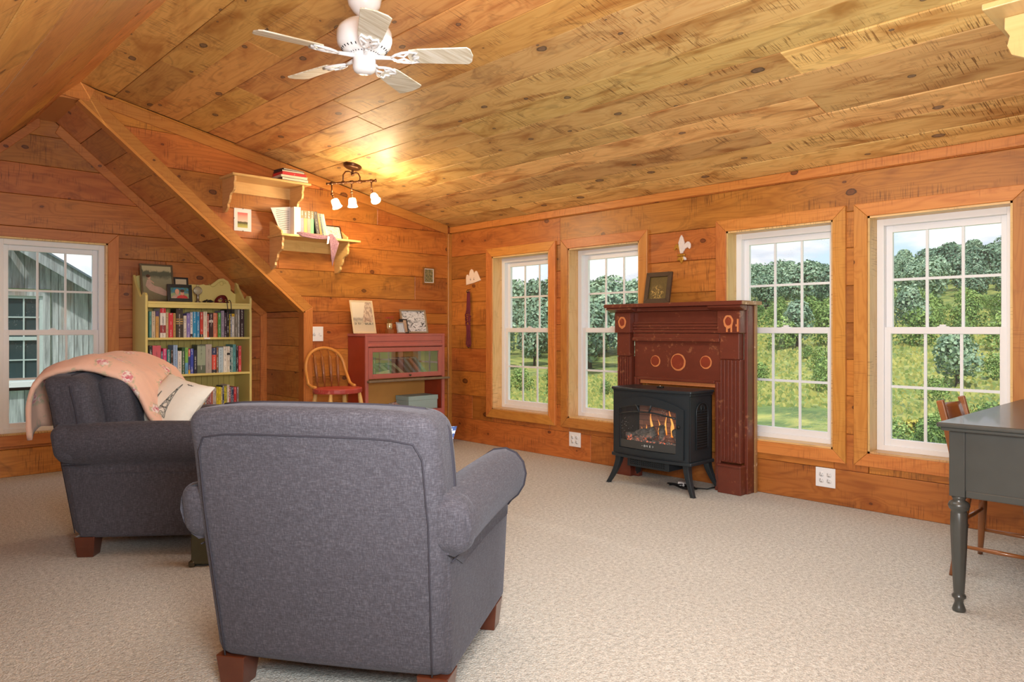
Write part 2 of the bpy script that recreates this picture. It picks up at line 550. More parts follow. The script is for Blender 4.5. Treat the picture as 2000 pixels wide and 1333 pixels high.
wr = empty('wall_right', (0, 0, 0), kind='structure')
planking(wr, TB, [0, .226, .453, .689, .915, 1.141, 1.372, 1.604, 1.828, 2.064, 2.17], YR, YA, MAT['wall'], holes=OPB)
slab('wall_sheathing', TB, None, -.17, -.021, MAT['back'], holes=OPB, parent=wr, rect=(YR, YA, 0, 2.2))

rowsA = [0, .226, .456, .687, .928, 1.153, 1.386, 1.61, 1.84, 2.07, 2.32, 2.58, 2.85]
wb = empty('wall_back', (0, 0, 0), kind='structure')
ceilclip = (SL, 1, ZB + SL * XB)
diagclip = (-SD, -1, -(DZ + SD * XR))
lo = [r for r in rowsA if r < ZD] + [ZD]; hi = [ZD] + [r for r in rowsA if r > ZD]
planking(wb, TA, lo, XD, XB, MAT['wall'])
planking(wb, TA, hi, XR - .1, XB, MAT['wall'], clips=[ceilclip, diagclip, (-1, 0, -XR + .02)])
pa = [(XD, 0), (XB + .15, 0), (XB + .15, ZB), (XR, ZR), (XR, DZ), (XD, ZD)]
slab('wall_sheathing', TA, pa, -.08, -.021, MAT['back'], parent=wb)

wf = empty('wall_far', (0, 0, 0), kind='structure')
leftclip = (-SLL, 1, ZR - SLL * XR)
planking(wf, TF, [0, .205, .42, .63, .83, 1.033, 1.262, 1.47, 1.678, 1.874, 2.117, 2.353, 2.58, 2.85], XK, XD, MAT['wall'],
         clips=[leftclip, (SD, 1, DZ + SD * XR)], holes=[OPF])
slab('wall_sheathing', TF, None, -.16, -.021, MAT['back'], holes=[OPF], parent=wf, rect=(XK, XB, 0, 2.9))

we = empty('wall_alcove', (0, 0, 0), kind='structure')
TR_ = frame((XD, 0, 0), (0, 1, 0), (0, 0, 1), (-1, 0, 0))
planking(we, TR_, [0, .226, .5, .73, .955, 1.205, ZD], YA, YF, MAT['slope'], joints=None)
slab('wall_sheathing', TR_, None, -.1, -.021, MAT['back'], parent=we, rect=(YA + .09, YF, 0, ZD))

# ceiling: shallow slope, steep slope, soffit of the alcove
ce = empty('ceiling', (0, 0, 0), kind='structure')
n1 = math.hypot(1, SL)
TC = frame((XB, 0, ZB), (0, 1, 0), (-1, 0, SL), (-SL, 0, -1))
LC = (XB - XR) * n1
rc = [i * LC / 15 for i in range(16)]
planking(ce, TC, rc[:10], YR, YA, MAT['ceil'], joints=(2.0, 5.0), uneven=.003)
planking(ce, TC, rc[9:], YR, YA, MAT['ceil_warmlit'], joints=(2.0, 5.0), uneven=.003)
TL = frame((XR, 0, ZR), (0, 1, 0), (-1, 0, -SLL), (SLL, 0, -1))
LL = (XR - XK) * math.hypot(1, SLL)
planking(ce, TL, [i * .262 for i in range(13)], YR, YF, MAT['slope'], joints=(2.5, 4.5), uneven=.003)
TS = frame((XR, 0, DZ), (0, 1, 0), (1, 0, -SD), (-SD, 0, -1))
LS = (XD - XR) * math.hypot(1, SD)
nS = 10
planking(ce, TS, [i * LS / nS for i in range(nS + 1)], YA, YF, MAT['slope'], joints=None, uneven=.002)
slab('roof_sheathing', TC, None, -.2, -.021, MAT['back'], parent=ce, rect=(YR - .2, YF + .3, -.45, LC))
slab('roof_sheathing', TL, None, -.2, -.021, MAT['back'], parent=ce, rect=(YR - .2, YF + .3, 0, LL + .3))
slab('roof_sheathing', TS, None, -.1, -.021, MAT['back'], parent=ce, rect=(YA + .09, YF, 0, LS))
mp_ = M(); mp_.box(XR - .14, XR + .03, YA, YF, DZ - .005, DZ + .015)
mp_.obj('cap_board', MAT['slope'], ce)

# rear and knee walls, and the stair partition the desk stands against
wn = empty('wall_rear', (0, 0, 0), kind='structure')
TN = frame((0, YR, 0), (1, 0, 0), (0, 0, 1), (0, 1, 0))
planking(wn, TN, [0] + [.23 * i for i in range(1, 13)], XK, XB, MAT['wall'], clips=[ceilclip, leftclip])
slab('wall_sheathing', TN, None, -.1, -.021, MAT['back'], parent=wn, rect=(XK, XB, 0, 2.9))
wk = empty('wall_left', (0, 0, 0), kind='structure')
TK = frame((XK, 0, 0), (0, 1, 0), (0, 0, 1), (1, 0, 0))
planking(wk, TK, [0, .23, .46, .69], YR, YF, MAT['wall'])
slab('wall_sheathing', TK, None, -.1, -.021, MAT['back'], parent=wk, rect=(YR, YF, 0, .7))
wp = empty('wall_partition', (0, 0, 0), kind='structure')
TP = frame((0, .25, 0), (1, 0, 0), (0, 0, 1), (0, 1, 0))
planking(wp, TP, [.23 * i for i in range(12)], 2.2, XB, MAT['wall'], clips=[ceilclip])
slab('wall_sheathing', TP, [(2.2, 0), (XB, 0), (XB, ZB), (2.2, ZB + SL * (XB - 2.2))], -.1, -.021, MAT['back'], parent=wp)

# trims
def trim(n, T, poly, th, mat='trim', swap=False, w0=0.0):
    m_ = plank(None, poly, lambda u, v, w: T(u, v, w + w0 + th), MAT[mat], th=th, name='trim_%d' % n, swap=swap, gap=0)
    m_['kind'] = 'structure'
    return m_
k = math.hypot(1, SD); dw = .085 * k
trim(1, TA, [(XR, DZ), (XD, ZD), (XD + .068, ZD + .035), (XR + .02, DZ + dw - .02)], .02)
trim(2, TA, [(XD, 0), (XD + .068, 0), (XD + .068, ZD + .035), (XD, ZD)], .02, swap=True)
trim(3, TF, [(XR + .03, DZ - .03 * SD), (XR + .0, DZ - .09), (XD - .06, ZD - .03), (XD - .0, ZD)], .018)
trim(4, TF, [(XD - .06, 0), (XD, 0), (XD, ZD), (XD - .06, ZD - .03)], .018, swap=True)
trim(5, TA, [(XR + .02, ZR - .03), (XR + .02, ZR - .115), (XB - .05, ZB - .075), (XB - .05, ZB + .012)], .018)
trim(6, TA, [(XB - .048, 0), (XB - .0, 0), (XB - .0, 2.06), (XB - .048, 2.06)], .022, swap=True)
trim(7, TB, [(.25, ZB - .06), (YA, ZB - .06), (YA, ZB + .0), (.25, ZB + .0)], .016)
trim(8, TF, [(XK, .59 - .085), (XR - .1, ZR - .097 - .08), (XR - .1, ZR - .097), (XK, .59)], .018)
# the board that closes the cut edge of the diagonal (seen from below)
def ubox(name, T, u0, u1, v0, v1, w0, w1, mat, parent=None, swap=True, **kw):
    m = M(); m.box(u0, u1, v0, v1, w0, w1, T)
    P = [(u0, v0), (u1, v0), (u1, v1), (u0, v1)] * 2
    long_v = (v1 - v0) > (u1 - u0)
    off = random.uniform(0, 40)
    cs = [(u0, v0, w0), (u1, v0, w0), (u1, v1, w0), (u0, v1, w0), (u0, v0, w1), (u1, v0, w1), (u1, v1, w1), (u0, v1, w1)]
    for fi, f in enumerate(m.f):
        m.uv[fi] = [((cs[i][1] + off, cs[i][0] + cs[i][2] + off) if long_v else (cs[i][0] + off, cs[i][1] + cs[i][2] + off)) for i in f]
    return m.obj(name, mat, parent, **kw)
slab('trim_11', TA, [(XR - .13, DZ + .01), (XR + .05, DZ - .01), (XR + .09, ZR - .03), (XR, ZR)], 0, .0245, MAT['trim'])
ubox('trim_9', TS, YA - .02, YA + .07, 0, LS, 0, .02, MAT['trim'], kind='structure')
ubox('trim_10', TR_, YA - .02, YA + .07, 0, ZD, 0, .018, MAT['trim'], kind='structure')

# windows
def window(n, T, op, jd):
    u0, u1, v0, v1 = op
    w = empty('window_%d' % n, T((u0 + u1) / 2, v0, 0), kind='structure')
    L = w.location
    TT = lambda u, v, ww=0: T(u, v, ww) - L
    c = CW
    for poly, sw in (([(u0 - c, v1 + c), (u1 + c, v1 + c), (u1, v1), (u0, v1)], False), ([(u0 - c, v0 - c), (u0, v0), (u1, v0), (u1 + c, v0 - c)], False),
                     ([(u0 - c, v0 - c), (u0, v0), (u0, v1), (u0 - c, v1 + c)], True), ([(u1 + c, v0 - c), (u1 + c, v1 + c), (u1, v1), (u1, v0)], True)):
        plank(w, poly, lambda a, b, ww: TT(a, b, ww + .022), MAT['trim'], th=.022, name='casing', swap=sw, gap=.0006, ch=.002)
    j = .012
    for a in ((u0, u0 + j, v0, v1), (u1 - j, u1, v0, v1), (u0, u1, v0, v0 + j), (u0, u1, v1 - j, v1)):
        ubox('jamb_board', TT, a[0], a[1], a[2], a[3], -jd - .06, .012, MAT['reveal'], w)
    a0, a1, b0, b1 = u0 + j, u1 - j, v0 + j, v1 - j
    f = .04
    m = M()
    for q in ((a0, a0 + f, b0, b1), (a1 - f, a1, b0, b1), (a0 + f, a1 - f, b0, b0 + f * .8), (a0 + f, a1 - f, b1 - f, b1)):
        m.box(q[0], q[1], q[2], q[3], -jd - .075, -jd, TT)
    m.obj('window_frame', MAT['vinyl'], w, bevel=.002)
    g0, g1 = a0 + f, a1 - f
    mid = (b0 + b1) / 2 + .025
    for nm, s0, s1, wa in (('upper_sash', mid - .02, b1 - f, -jd - .07), ('lower_sash', b0 + f * .7, mid + .022, -jd - .04)):
        r_ = .036
        m = M()
        for q in ((g0, g0 + r_, s0, s1), (g1 - r_, g1, s0, s1), (g0 + r_, g1 - r_, s0, s0 + (.045 if nm == 'lower_sash' else .04)), (g0 + r_, g1 - r_, s1 - .04, s1)):
            m.box(q[0], q[1], q[2], q[3], wa, wa + .028, TT)
        sash = m.obj(nm, MAT['vinyl'], w, bevel=.002)
        x0, x1, y0, y1 = g0 + r_, g1 - r_, s0 + .042, s1 - .04
        for i in (1, 2):
            xx = x0 + (x1 - x0) * i / 3
            mm = M(); mm.box(xx - .008, xx + .008, y0, y1, wa + .008, wa + .018, TT); mm.obj('muntin', MAT['muntin'], sash)
        yy = (y0 + y1) / 2
        mm = M(); mm.box(x0, x1, yy - .008, yy + .008, wa + .0075, wa + .0185, TT); mm.obj('muntin', MAT['muntin'], sash)
        for i in range(3):
            for jx in range(2):
                xa, xb = x0 + (x1 - x0) * i / 3, x0 + (x1 - x0) * (i + 1) / 3
                ya, yb = (y0, yy) if jx == 0 else (yy, y1)
                mm = M(); P = [TT(xa, ya, wa + .013), TT(xb, ya, wa + .013), TT(xb, yb, wa + .013), TT(xa, yb, wa + .013)]
                mm.add(P, [(0, 1, 2, 3)]); mm.obj('pane', MAT['glass'], sash)
        if nm == 'lower_sash':
            mm = M()
            for fr in (.5,):
                xc = g0 + (g1 - g0) * fr
                mm.box(xc - .03, xc + .03, s1 - .012, s1 + .004, wa + .004, wa + .026, TT)
                mm.box(xc - .014, xc + .02, s1 + .004, s1 + .014, wa + .006, wa + .02, TT)
            mm.obj('sash_lock', MAT['vinyl'], w, bevel=.002)
    return w
for i, op in enumerate(OPB): window(i + 1, TB, op, .10)
window(5, TF, OPF, .035)

# ================================================================ outdoors
def leafm(name, a, b, c):
    t = NT(name)
    tc = t.n('ShaderNodeTexCoord').outputs['Object']
    oi = t.n('ShaderNodeObjectInfo').outputs['Random']
    g = t.n('ShaderNodeNewGeometry').outputs['Random Per Island']
    f = t.math('MULTIPLY_ADD', g, .6, t.math('MULTIPLY', oi, .4))
    col = t.ramp(f, [(.1, a), (.5, b), (.9, c)])
    t.set(Base_Color=col, Roughness=.7)
    return t.m
MAT['leafd'] = leafm('hazy_forest_leaves', srgb(78, 106, 86), srgb(122, 152, 122), srgb(176, 198, 164))  # greyed, lightened greens: distance haze put into the leaf colour
MAT['leafl'] = leafm('shrub_leaves', srgb(74, 104, 50), srgb(114, 146, 70), srgb(160, 182, 100))
MAT['gold'] = leafm('goldenrod', srgb(150, 150, 60), srgb(188, 176, 66), srgb(200, 186, 90))
MAT['bark'] = plain('bark', srgb(90, 76, 62), .9)

def meadow():
    t = NT('meadow_grass')
    tc = t.n('ShaderNodeTexCoord').outputs['Object']
    n1 = t.noise(tc, .09, 5, .65, .6); n2 = t.noise(tc, 1.2, 5, .7); n3 = t.noise(tc, .35, 4, .6)
    c = t.ramp(n1, [(.3, srgb(84, 110, 58)), (.45, srgb(128, 150, 76)), (.52, srgb(168, 174, 92)), (.6, srgb(118, 140, 70)), (.7, srgb(88, 118, 62))])
    c = t.mix(t.ramp(n2, [(.45, 0.0), (.7, .6)]), c, srgb(70, 98, 48))
    c = t.mix(t.ramp(t.noise(t.scale(tc, .16, .5), 1, 6, .75, 1.0), [(.48, 0.0), (.6, .7)]), c, srgb(190, 182, 96))
    c = t.mix(t.ramp(t.noise(t.scale(tc, .3, .3), 1, 6, .8), [(.5, 0.0), (.66, .8)]), c, srgb(74, 100, 56))
    sp = t.n('ShaderNodeSeparateXYZ'); t.l(tc, sp.inputs[0])
    ln = t.n('ShaderNodeVectorMath', operation='LENGTH'); t.l(tc, ln.inputs[0])
    lw = t.ramp(t.math('MULTIPLY', t.math('ADD', ln.outputs['Value'], t.math('MULTIPLY', n3, 10)), .01), [(.33, 1.0), (.36, 0.0)])
    lawn = t.mix(t.ramp(n2, [(.3, 0.0), (.7, .4)]), srgb(122, 170, 84), srgb(96, 146, 62))
    c = t.mix(lw, c, lawn)
    t.set(Base_Color=c, Roughness=.9)
    t.bump(n2, .8, .4)
    return t.m

def lerp_tab(tab, x):
    for (a, b), (c, d) in zip(tab, tab[1:]):
        if x <= c: return b + (d - b) * max(0, (x - a)) / (c - a)
    return tab[-1][1]
def ground_z(x, y):
    r = math.hypot(x, y); az = math.degrees(math.atan2(y, x))
    rt = lerp_tab([(0, -3.2), (26, -3.0), (36, -2.9), (60, -1.6), (100, 1.0), (150, 4.5), (220, 10.5), (300, 17.5), (420, 20)], r)
    rt += max(0, min(1, (22 - az) / 14)) * 9 * max(0, min(1, (r - 130) / 150))
    lt = lerp_tab([(0, -3.2), (35, -3.1), (60, -3.0), (100, -1), (170, 3), (300, 9), (420, 10)], r)
    t = min(1, max(0, (az - 26) / 12)); t = t * t * (3 - 2 * t)
    k2 = min(1, r / 120)
    return rt * (1 - t) + lt * t + k2 * 1.6 * mnoise.noise(Vector((x * .02, y * .02, 3))) + .25 * mnoise.noise(Vector((x * .12, y * .12, 0))) * min(1, r / 30)

gm = M()
RS = [3, 8, 14, 20, 26, 31, 36, 42, 48, 55, 62, 70, 80, 90, 100, 112, 125, 140, 158, 178, 200, 225, 255, 290, 330, 380, 430]
AZ = [i * 2.5 - 60 for i in range(77)]
gm.grid(len(AZ), len(RS), lambda a, b: (lambda az, r: (r * math.cos(az), r * math.sin(az), ground_z(r * math.cos(az), r * math.sin(az))))(R(AZ[round(a * (len(AZ) - 1))]), RS[round(b * (len(RS) - 1))]))
tag(gm.obj('hillside', meadow()), kind='structure')

def tree_mesh(name, seed, h, w, n, leaf, trunk=.18, mat='leafd', squash=1.0):
    rnd = random.Random(seed)
    m = M()
    lobes = []
    for i in range(9):
        a = rnd.uniform(0, 6.28); rr = rnd.uniform(0, .55) * w
        zz = h * rnd.uniform(trunk + .22, .82)
        lobes.append((rr * math.cos(a), rr * math.sin(a), zz, w * rnd.uniform(.35, .6)))
    lobes.append((0, 0, h * .8, w * .4)); lobes.append((0, 0, h * .5, w * .72))
    for i in range(n):
        lx, ly, lz, lr = lobes[rnd.randrange(len(lobes))]
        d = Vector((rnd.gauss(0, 1), rnd.gauss(0, 1), rnd.gauss(0, 1) + .25)).normalized()
        p = Vector((lx, ly, lz)) + Vector((d.x, d.y, d.z * squash)) * lr * rnd.uniform(.8, 1.06)
        if p.z < h * trunk * .5: p.z = h * trunk * .5
        nrm = (d + Vector((rnd.gauss(0, .5), rnd.gauss(0, .5), rnd.gauss(0, .5)))).normalized()
        t1 = nrm.orthogonal().normalized(); t2 = nrm.cross(t1)
        s = leaf * rnd.uniform(.6, 1.3)
        a = rnd.uniform(0, 3.14)
        x = t1 * math.cos(a) + t2 * math.sin(a); y = nrm.cross(x)
        m.add([p - x * s, p - y * s * .7, p + x * s, p + y * s * .7 + nrm * s * .2], [(0, 1, 2, 3)])
    o = m.obj(name, MAT[mat])
    return o
def trunk_mesh(h, r, parent):
    m = M(); m.tube([(0, 0, -.5), (0.02 * h, 0, h * .35), (0, .03 * h, h * .7)], [r, r * .8, r * .3], 7)
    return m.obj('trunk', MAT['bark'], parent)

protos = []
for i in range(4):
    t = empty('deciduous_tree', (0, 0, 0)); c = tree_mesh('foliage', 10 + i, 10, 3.9 + i * .3, 2600, .34); c.parent = t
    trunk_mesh(10, .28, t); protos.append(t)
bushes = []
for i in range(2):
    c = tree_mesh('meadow_shrub', 40 + i, 3.2, 1.9, 1100, .13, .05, 'leafl'); bushes.append(c)
golds = [tree_mesh('goldenrod_clump', 60, .95, .6, 420, .10, .02, 'gold', .6)]

def where(az):
    px = 1000 - 1421 * math.tan(R(az) - TH) if abs(math.degrees(TH) - az) < 60 else -1
    if px < 0: return 'at the left'
    return 'beyond window 1'
rt = random.Random(5)
used = set()
def place(proto, x, y, s, label, group, cat, dz=-.2):
    if proto.name in used:
        o = copy_tree(proto)
    else:
        o = proto; used.add(proto.name)
    o.location = (x, y, ground_z(x, y) + dz); o.rotation_euler = (0, 0, rt.uniform(0, 6.28)); o.scale = (s * rt.uniform(.9, 1.15),) * 2 + (s,)
    tag(o, label, cat, group)
    return o
def polar(az, r): return r * math.cos(R(az)), r * math.sin(R(az))
placed = []
def scatter(n, azr, rr, sr, rad, f, space=.85, p=1.0):
    k_ = 0
    for _ in range(n * 25):
        if k_ >= n: break
        az = rt.uniform(*azr); r = rr[0] + (rr[1] - rr[0]) * rt.random() ** p
        s_ = rt.uniform(*sr); x, y = polar(az, r)
        if any((x - a) ** 2 + (y - b) ** 2 < ((rad * s_ + c) * space) ** 2 for a, b, c in placed): continue
        placed.append((x, y, rad * s_)); f(k_, x, y, s_); k_ += 1
# forest on the hill to the right
scatter(190, (5, 36), (152, 330), (.8, 1.2), 4.9, lambda i, x, y, s_: place(protos[i % 4], x, y, s_, 'green deciduous tree in the forest high on the hill behind the right windows', 'forest trees on the hill to the right', 'tree', -1.2), .95, .75)
# belt of trees to the left, closer
scatter(40, (35, 50), (60, 76), (.5, .8), 4.7, lambda i, x, y, s_: place(protos[i % 4], x, y, s_, 'dark green deciduous tree at the front of the belt behind the two left windows', 'front trees of the belt beyond the left windows', 'tree', -.6), .9)
scatter(46, (36, 50), (64, 96), (.7, .95), 4.4, lambda i, x, y, s_: place(protos[i % 4], x, y, s_, 'mid green tree in the second row of the belt behind the two left windows', 'middle trees of the belt beyond the left windows', 'tree', -.6), .72)
scatter(60, (34, 52), (98, 190), (.8, 1.1), 4.9, lambda i, x, y, s_: place(protos[i % 4], x, y, s_, 'tall tree rising over the front row of the belt behind the two left windows', 'rear trees of the belt beyond the left windows', 'tree', -.6), .95)
# shrubs and small trees on the open slope
scatter(100, (9, 35), (62, 150), (.35, 1.3), 2.1, lambda i, x, y, s_: place(bushes[i % 2], x, y, s_, 'light green shrub growing high on the open meadow slope', 'shrubs on the meadow slope', 'shrub', -.2), 1.0, .6)
scatter(26, (10, 52), (42, 58), (.3, .6), 2.1, lambda i, x, y, s_: place(bushes[i % 2], x, y, s_, 'low green shrub at the lower edge of the meadow by the lawn', 'shrubs beside the lawn', 'shrub', -.1), 1.1)
scatter(34, (9, 20), (19, 31), (.28, .45), 2.1, lambda i, x, y, s_: place(bushes[i % 2], x, y, s_, 'rank green bush in the growth below the rightmost window', 'rank bushes below the rightmost window', 'shrub', -.1), .9)
scatter(14, (9, 19), (18, 30), (.7, 1.3), .8, lambda i, x, y, s_: place(golds[0], x, y, s_, 'yellow goldenrod clump in the growth below the rightmost window', 'goldenrod below the rightmost window', 'shrub', -.05), .7)
for x, y, s, lb in ((49, 13.2, .38, 'single dark young tree standing in the meadow, middle of the rightmost window'), (66, 31, .5, 'small round tree on the slope seen through the third window'),
                    (84, 27, .55, 'small tree at the left edge of the view through the rightmost window')):
    place(protos[1], x, y, s, lb, None, 'tree', -.3)
for px, r in ((20, 30), (235, 34), (-60, 26), (150, 40)):
    az = math.degrees(TH - math.atan((px - 1000) / 1421)); x, y = polar(az, r)
    place(protos[0], x, y, .62 if px != 235 else .5, 'deciduous tree behind the weathered barn, above its roof', 'trees behind the barn', 'tree', -.3)

# ---- weathered barn close outside the far window
def barn_mat():
    t = NT('weathered_boards')
    uv = t.n('ShaderNodeTexCoord').outputs['Object']
    oi = t.n('ShaderNodeObjectInfo').outputs['Random']
    sc_ = t.scale(uv, 30, 30, 2.2)
    n1 = t.noise(sc_, 1, 5, .65, .5); n2 = t.noise(t.scale(uv, 3, 3, .8), 1, 4)
    c = t.ramp(n1, [(.3, srgb(112, 116, 116)), (.5, srgb(168, 174, 174)), (.7, srgb(206, 212, 212))])
    c = t.mix(t.ramp(n2, [(.52, 0.0), (.68, .75)]), c, srgb(150, 116, 84))
    tn = t.math('MULTIPLY_ADD', oi, .35, .75)
    t.set(Base_Color=t.mix(1.0, c, tn, 'MULTIPLY'), Roughness=.85)
    t.bump(n1, .3, .01)
    return t.m
MAT['barn'] = barn_mat()
YB = 9.5
bn = empty('barn', (1.6, YB, -3.1)); L0 = bn.location.copy()
tag(bn, 'weathered grey board barn with a sloping roof outside the leftmost window', 'barn')
TBn = lambda x, z, w=0: Vector((x, YB - w, z)) - L0
AX, AZt, RS_ = 1.38, 2.0, .615
wn0, wn1, wz0, wz1 = 1.08, 1.78, .53, 1.47
x = -.6
while x < 3.6:
    wd = random.uniform(.13, .2)
    for (q0, q1, z0, z1) in sub_rect((x, x + wd, -3.1, 3), (wn0 - .08, wn1 + .08, wz0 - .1, wz1 + .08)):
        p = [(q0 + .003, z0), (q1 - .003, z0), (q1 - .003, z1), (q0 + .003, z1)]
        p = clip(p, RS_, 1, AZt + .14 + RS_ * AX); p = clip(p, -RS_, 1, AZt + .14 - RS_ * AX) if p else p
        if p:
            m = M(); pr = random.uniform(0, .012); m.prism(p, -.03, pr, TBn); m.obj('wall_board', MAT['barn'], bn)
            if random.random() < .0: pass
    x += wd
m = M(); m.box(-.6, 3.6, -3.1, AZt - 1.4, -.1, -.035, TBn); m.obj('wall_backing', MAT['back'], bn)
L_ = 3.0
for sg in (1, -1):
    d = Vector((sg, 0, -RS_)).normalized(); nn = Vector((sg * RS_, 0, 1)).normalized()
    O = Vector((AX, YB - .22, AZt + .03))
    TT = lambda a, b, c_: O + d * a + nn * b + Vector((0, c_, 0)) - L0
    m = M(); m.box(-.02, L_, -.0, .13, 0, .03, TT); m.obj('rake_board', MAT['barn'], bn)
    m = M(); m.box(-.02, L_, .13, .15, -.03, 5.0, TT); m.obj('roof_sheet', plain('roof_metal', srgb(150, 168, 176), .4, .6), bn)
    m = M(); m.box(0, L_, .09, .128, .03, 5.0, TT); m.obj('roof_deck', MAT['barn'], bn)
MAT['bglass'] = plain('dark_glass', srgb(58, 76, 78), .12, 0, .3, 3)
m = M()
for q in ((wn0 - .07, wn0, wz0, wz1 + .07), (wn1, wn1 + .07, wz0, wz1 + .07), (wn0, wn1, wz1, wz1 + .07)): m.box(q[0], q[1], q[2], q[3], -.02, .03, TBn)
bw = m.obj('window', MAT['barn'], bn)
m = M(); m.box(wn0 - .1, wn1 + .1, wz0 - .06, wz0, -.02, .07, TBn); m.obj('sill', MAT['vinyl'], bw)
m = M()
zc = (wz0 + wz1) / 2 
for q in ((wn0, wn0 + .03, wz0, wz1), (wn1 - .03, wn1, wz0, wz1), (wn0 + .03, wn1 - .03, wz0, wz0 + .035), (wn0 + .03, wn1 - .03, wz1 - .03, wz1), (wn0 + .03, wn1 - .03, zc - .02, zc + .02)):
    m.box(q[0], q[1], q[2], q[3], -.015, .012, TBn)
for zz in ((wz0 + zc) / 2, (wz1 + zc) / 2): m.box(wn0 + .03, wn1 - .03, zz - .007, zz + .007, -.012, .004, TBn)
for i in (1, 2, 3): xx = wn0 + (wn1 - wn0) * i / 4; m.box(xx - .007, xx + .007, wz0, wz1, -.012, .0041, TBn)
m.obj('window_sash', plain('old_white', srgb(190, 204, 200), .6), bw)
for i in range(4):
    for j in range(4):
        xa = wn0 + (wn1 - wn0) * i / 4; za = wz0 + (wz1 - wz0) * j / 4
        m = M(); m.box(xa, xa + (wn1 - wn0) / 4, za, za + (wz1 - wz0) / 4, -.014, -.008, TBn); m.obj('pane', MAT['bglass'], bw)

# weeds and tall grass of the meadow
gr = random.Random(11); m = M()
for i in range(26000):
    az = gr.uniform(8, 36) if i % 5 else gr.uniform(36, 50); r = 38 + 100 * gr.random() ** 1.1 if az < 36 else gr.uniform(36, 62)
    if i % 4 == 0 and az < 21: r = gr.uniform(16, 40)
    x, y = polar(az, r); z = ground_z(x, y) - .05; k_ = r / 60
    w_ = gr.uniform(.05, .16) * (.4 + k_); h_ = gr.uniform(.12, .34) * (.5 + .5 * k_)
    a = gr.uniform(-.6, .6) + R(az) + 1.57; c, s_ = math.cos(a) * w_, math.sin(a) * w_
    lx = gr.uniform(-.4, .4) * w_
    m.add([(x - c, y - s_, z), (x + c, y + s_, z), (x + c * .35 + lx, y + s_ * .35, z + h_), (x - c * .35 + lx, y - s_ * .35, z + h_ * .9)], [(0, 1, 2, 3)])
m.obj('meadow_weeds', leafm('weeds', srgb(92, 116, 60), srgb(134, 152, 80), srgb(186, 180, 98)), bpy.data.objects['hillside'], kind='stuff')

# ================================================================ armchairs
def fabric():
    t = NT('slate_upholstery')
    tc = t.n('ShaderNodeTexCoord').outputs['Object']
    n1 = t.noise(t.scale(tc, 320, 320, 36), 1, 3, .7)
    n2 = t.noise(t.scale(tc, 60, 60, 300), 1, 3, .7)
    n3 = t.noise(tc, 5, 3, .6)
    f = t.math('MULTIPLY_ADD', n1, .5, t.math('MULTIPLY', n2, .5))
    c = t.ramp(f, [(.3, srgb(44, 43, 50)), (.5, srgb(68, 67, 76)), (.7, srgb(102, 103, 112))])
    c = t.mix(t.math('MULTIPLY', n3, .25), c, srgb(84, 78, 86))
    t.set(Base_Color=c, Roughness=.95, Sheen_Weight=.15, Sheen_Roughness=.4, Sheen_Tint=srgb(190, 196, 214))
    t.bump(f, .35, .002)
    return t.m
MAT['fab'] = fabric()
MAT['pipe'] = plain('slate_piping', srgb(52, 50, 60), .9)
MAT['leg'] = plain('red_brown_wood', srgb(88, 42, 24), .3, var=.25, scale=14, coat=.3)

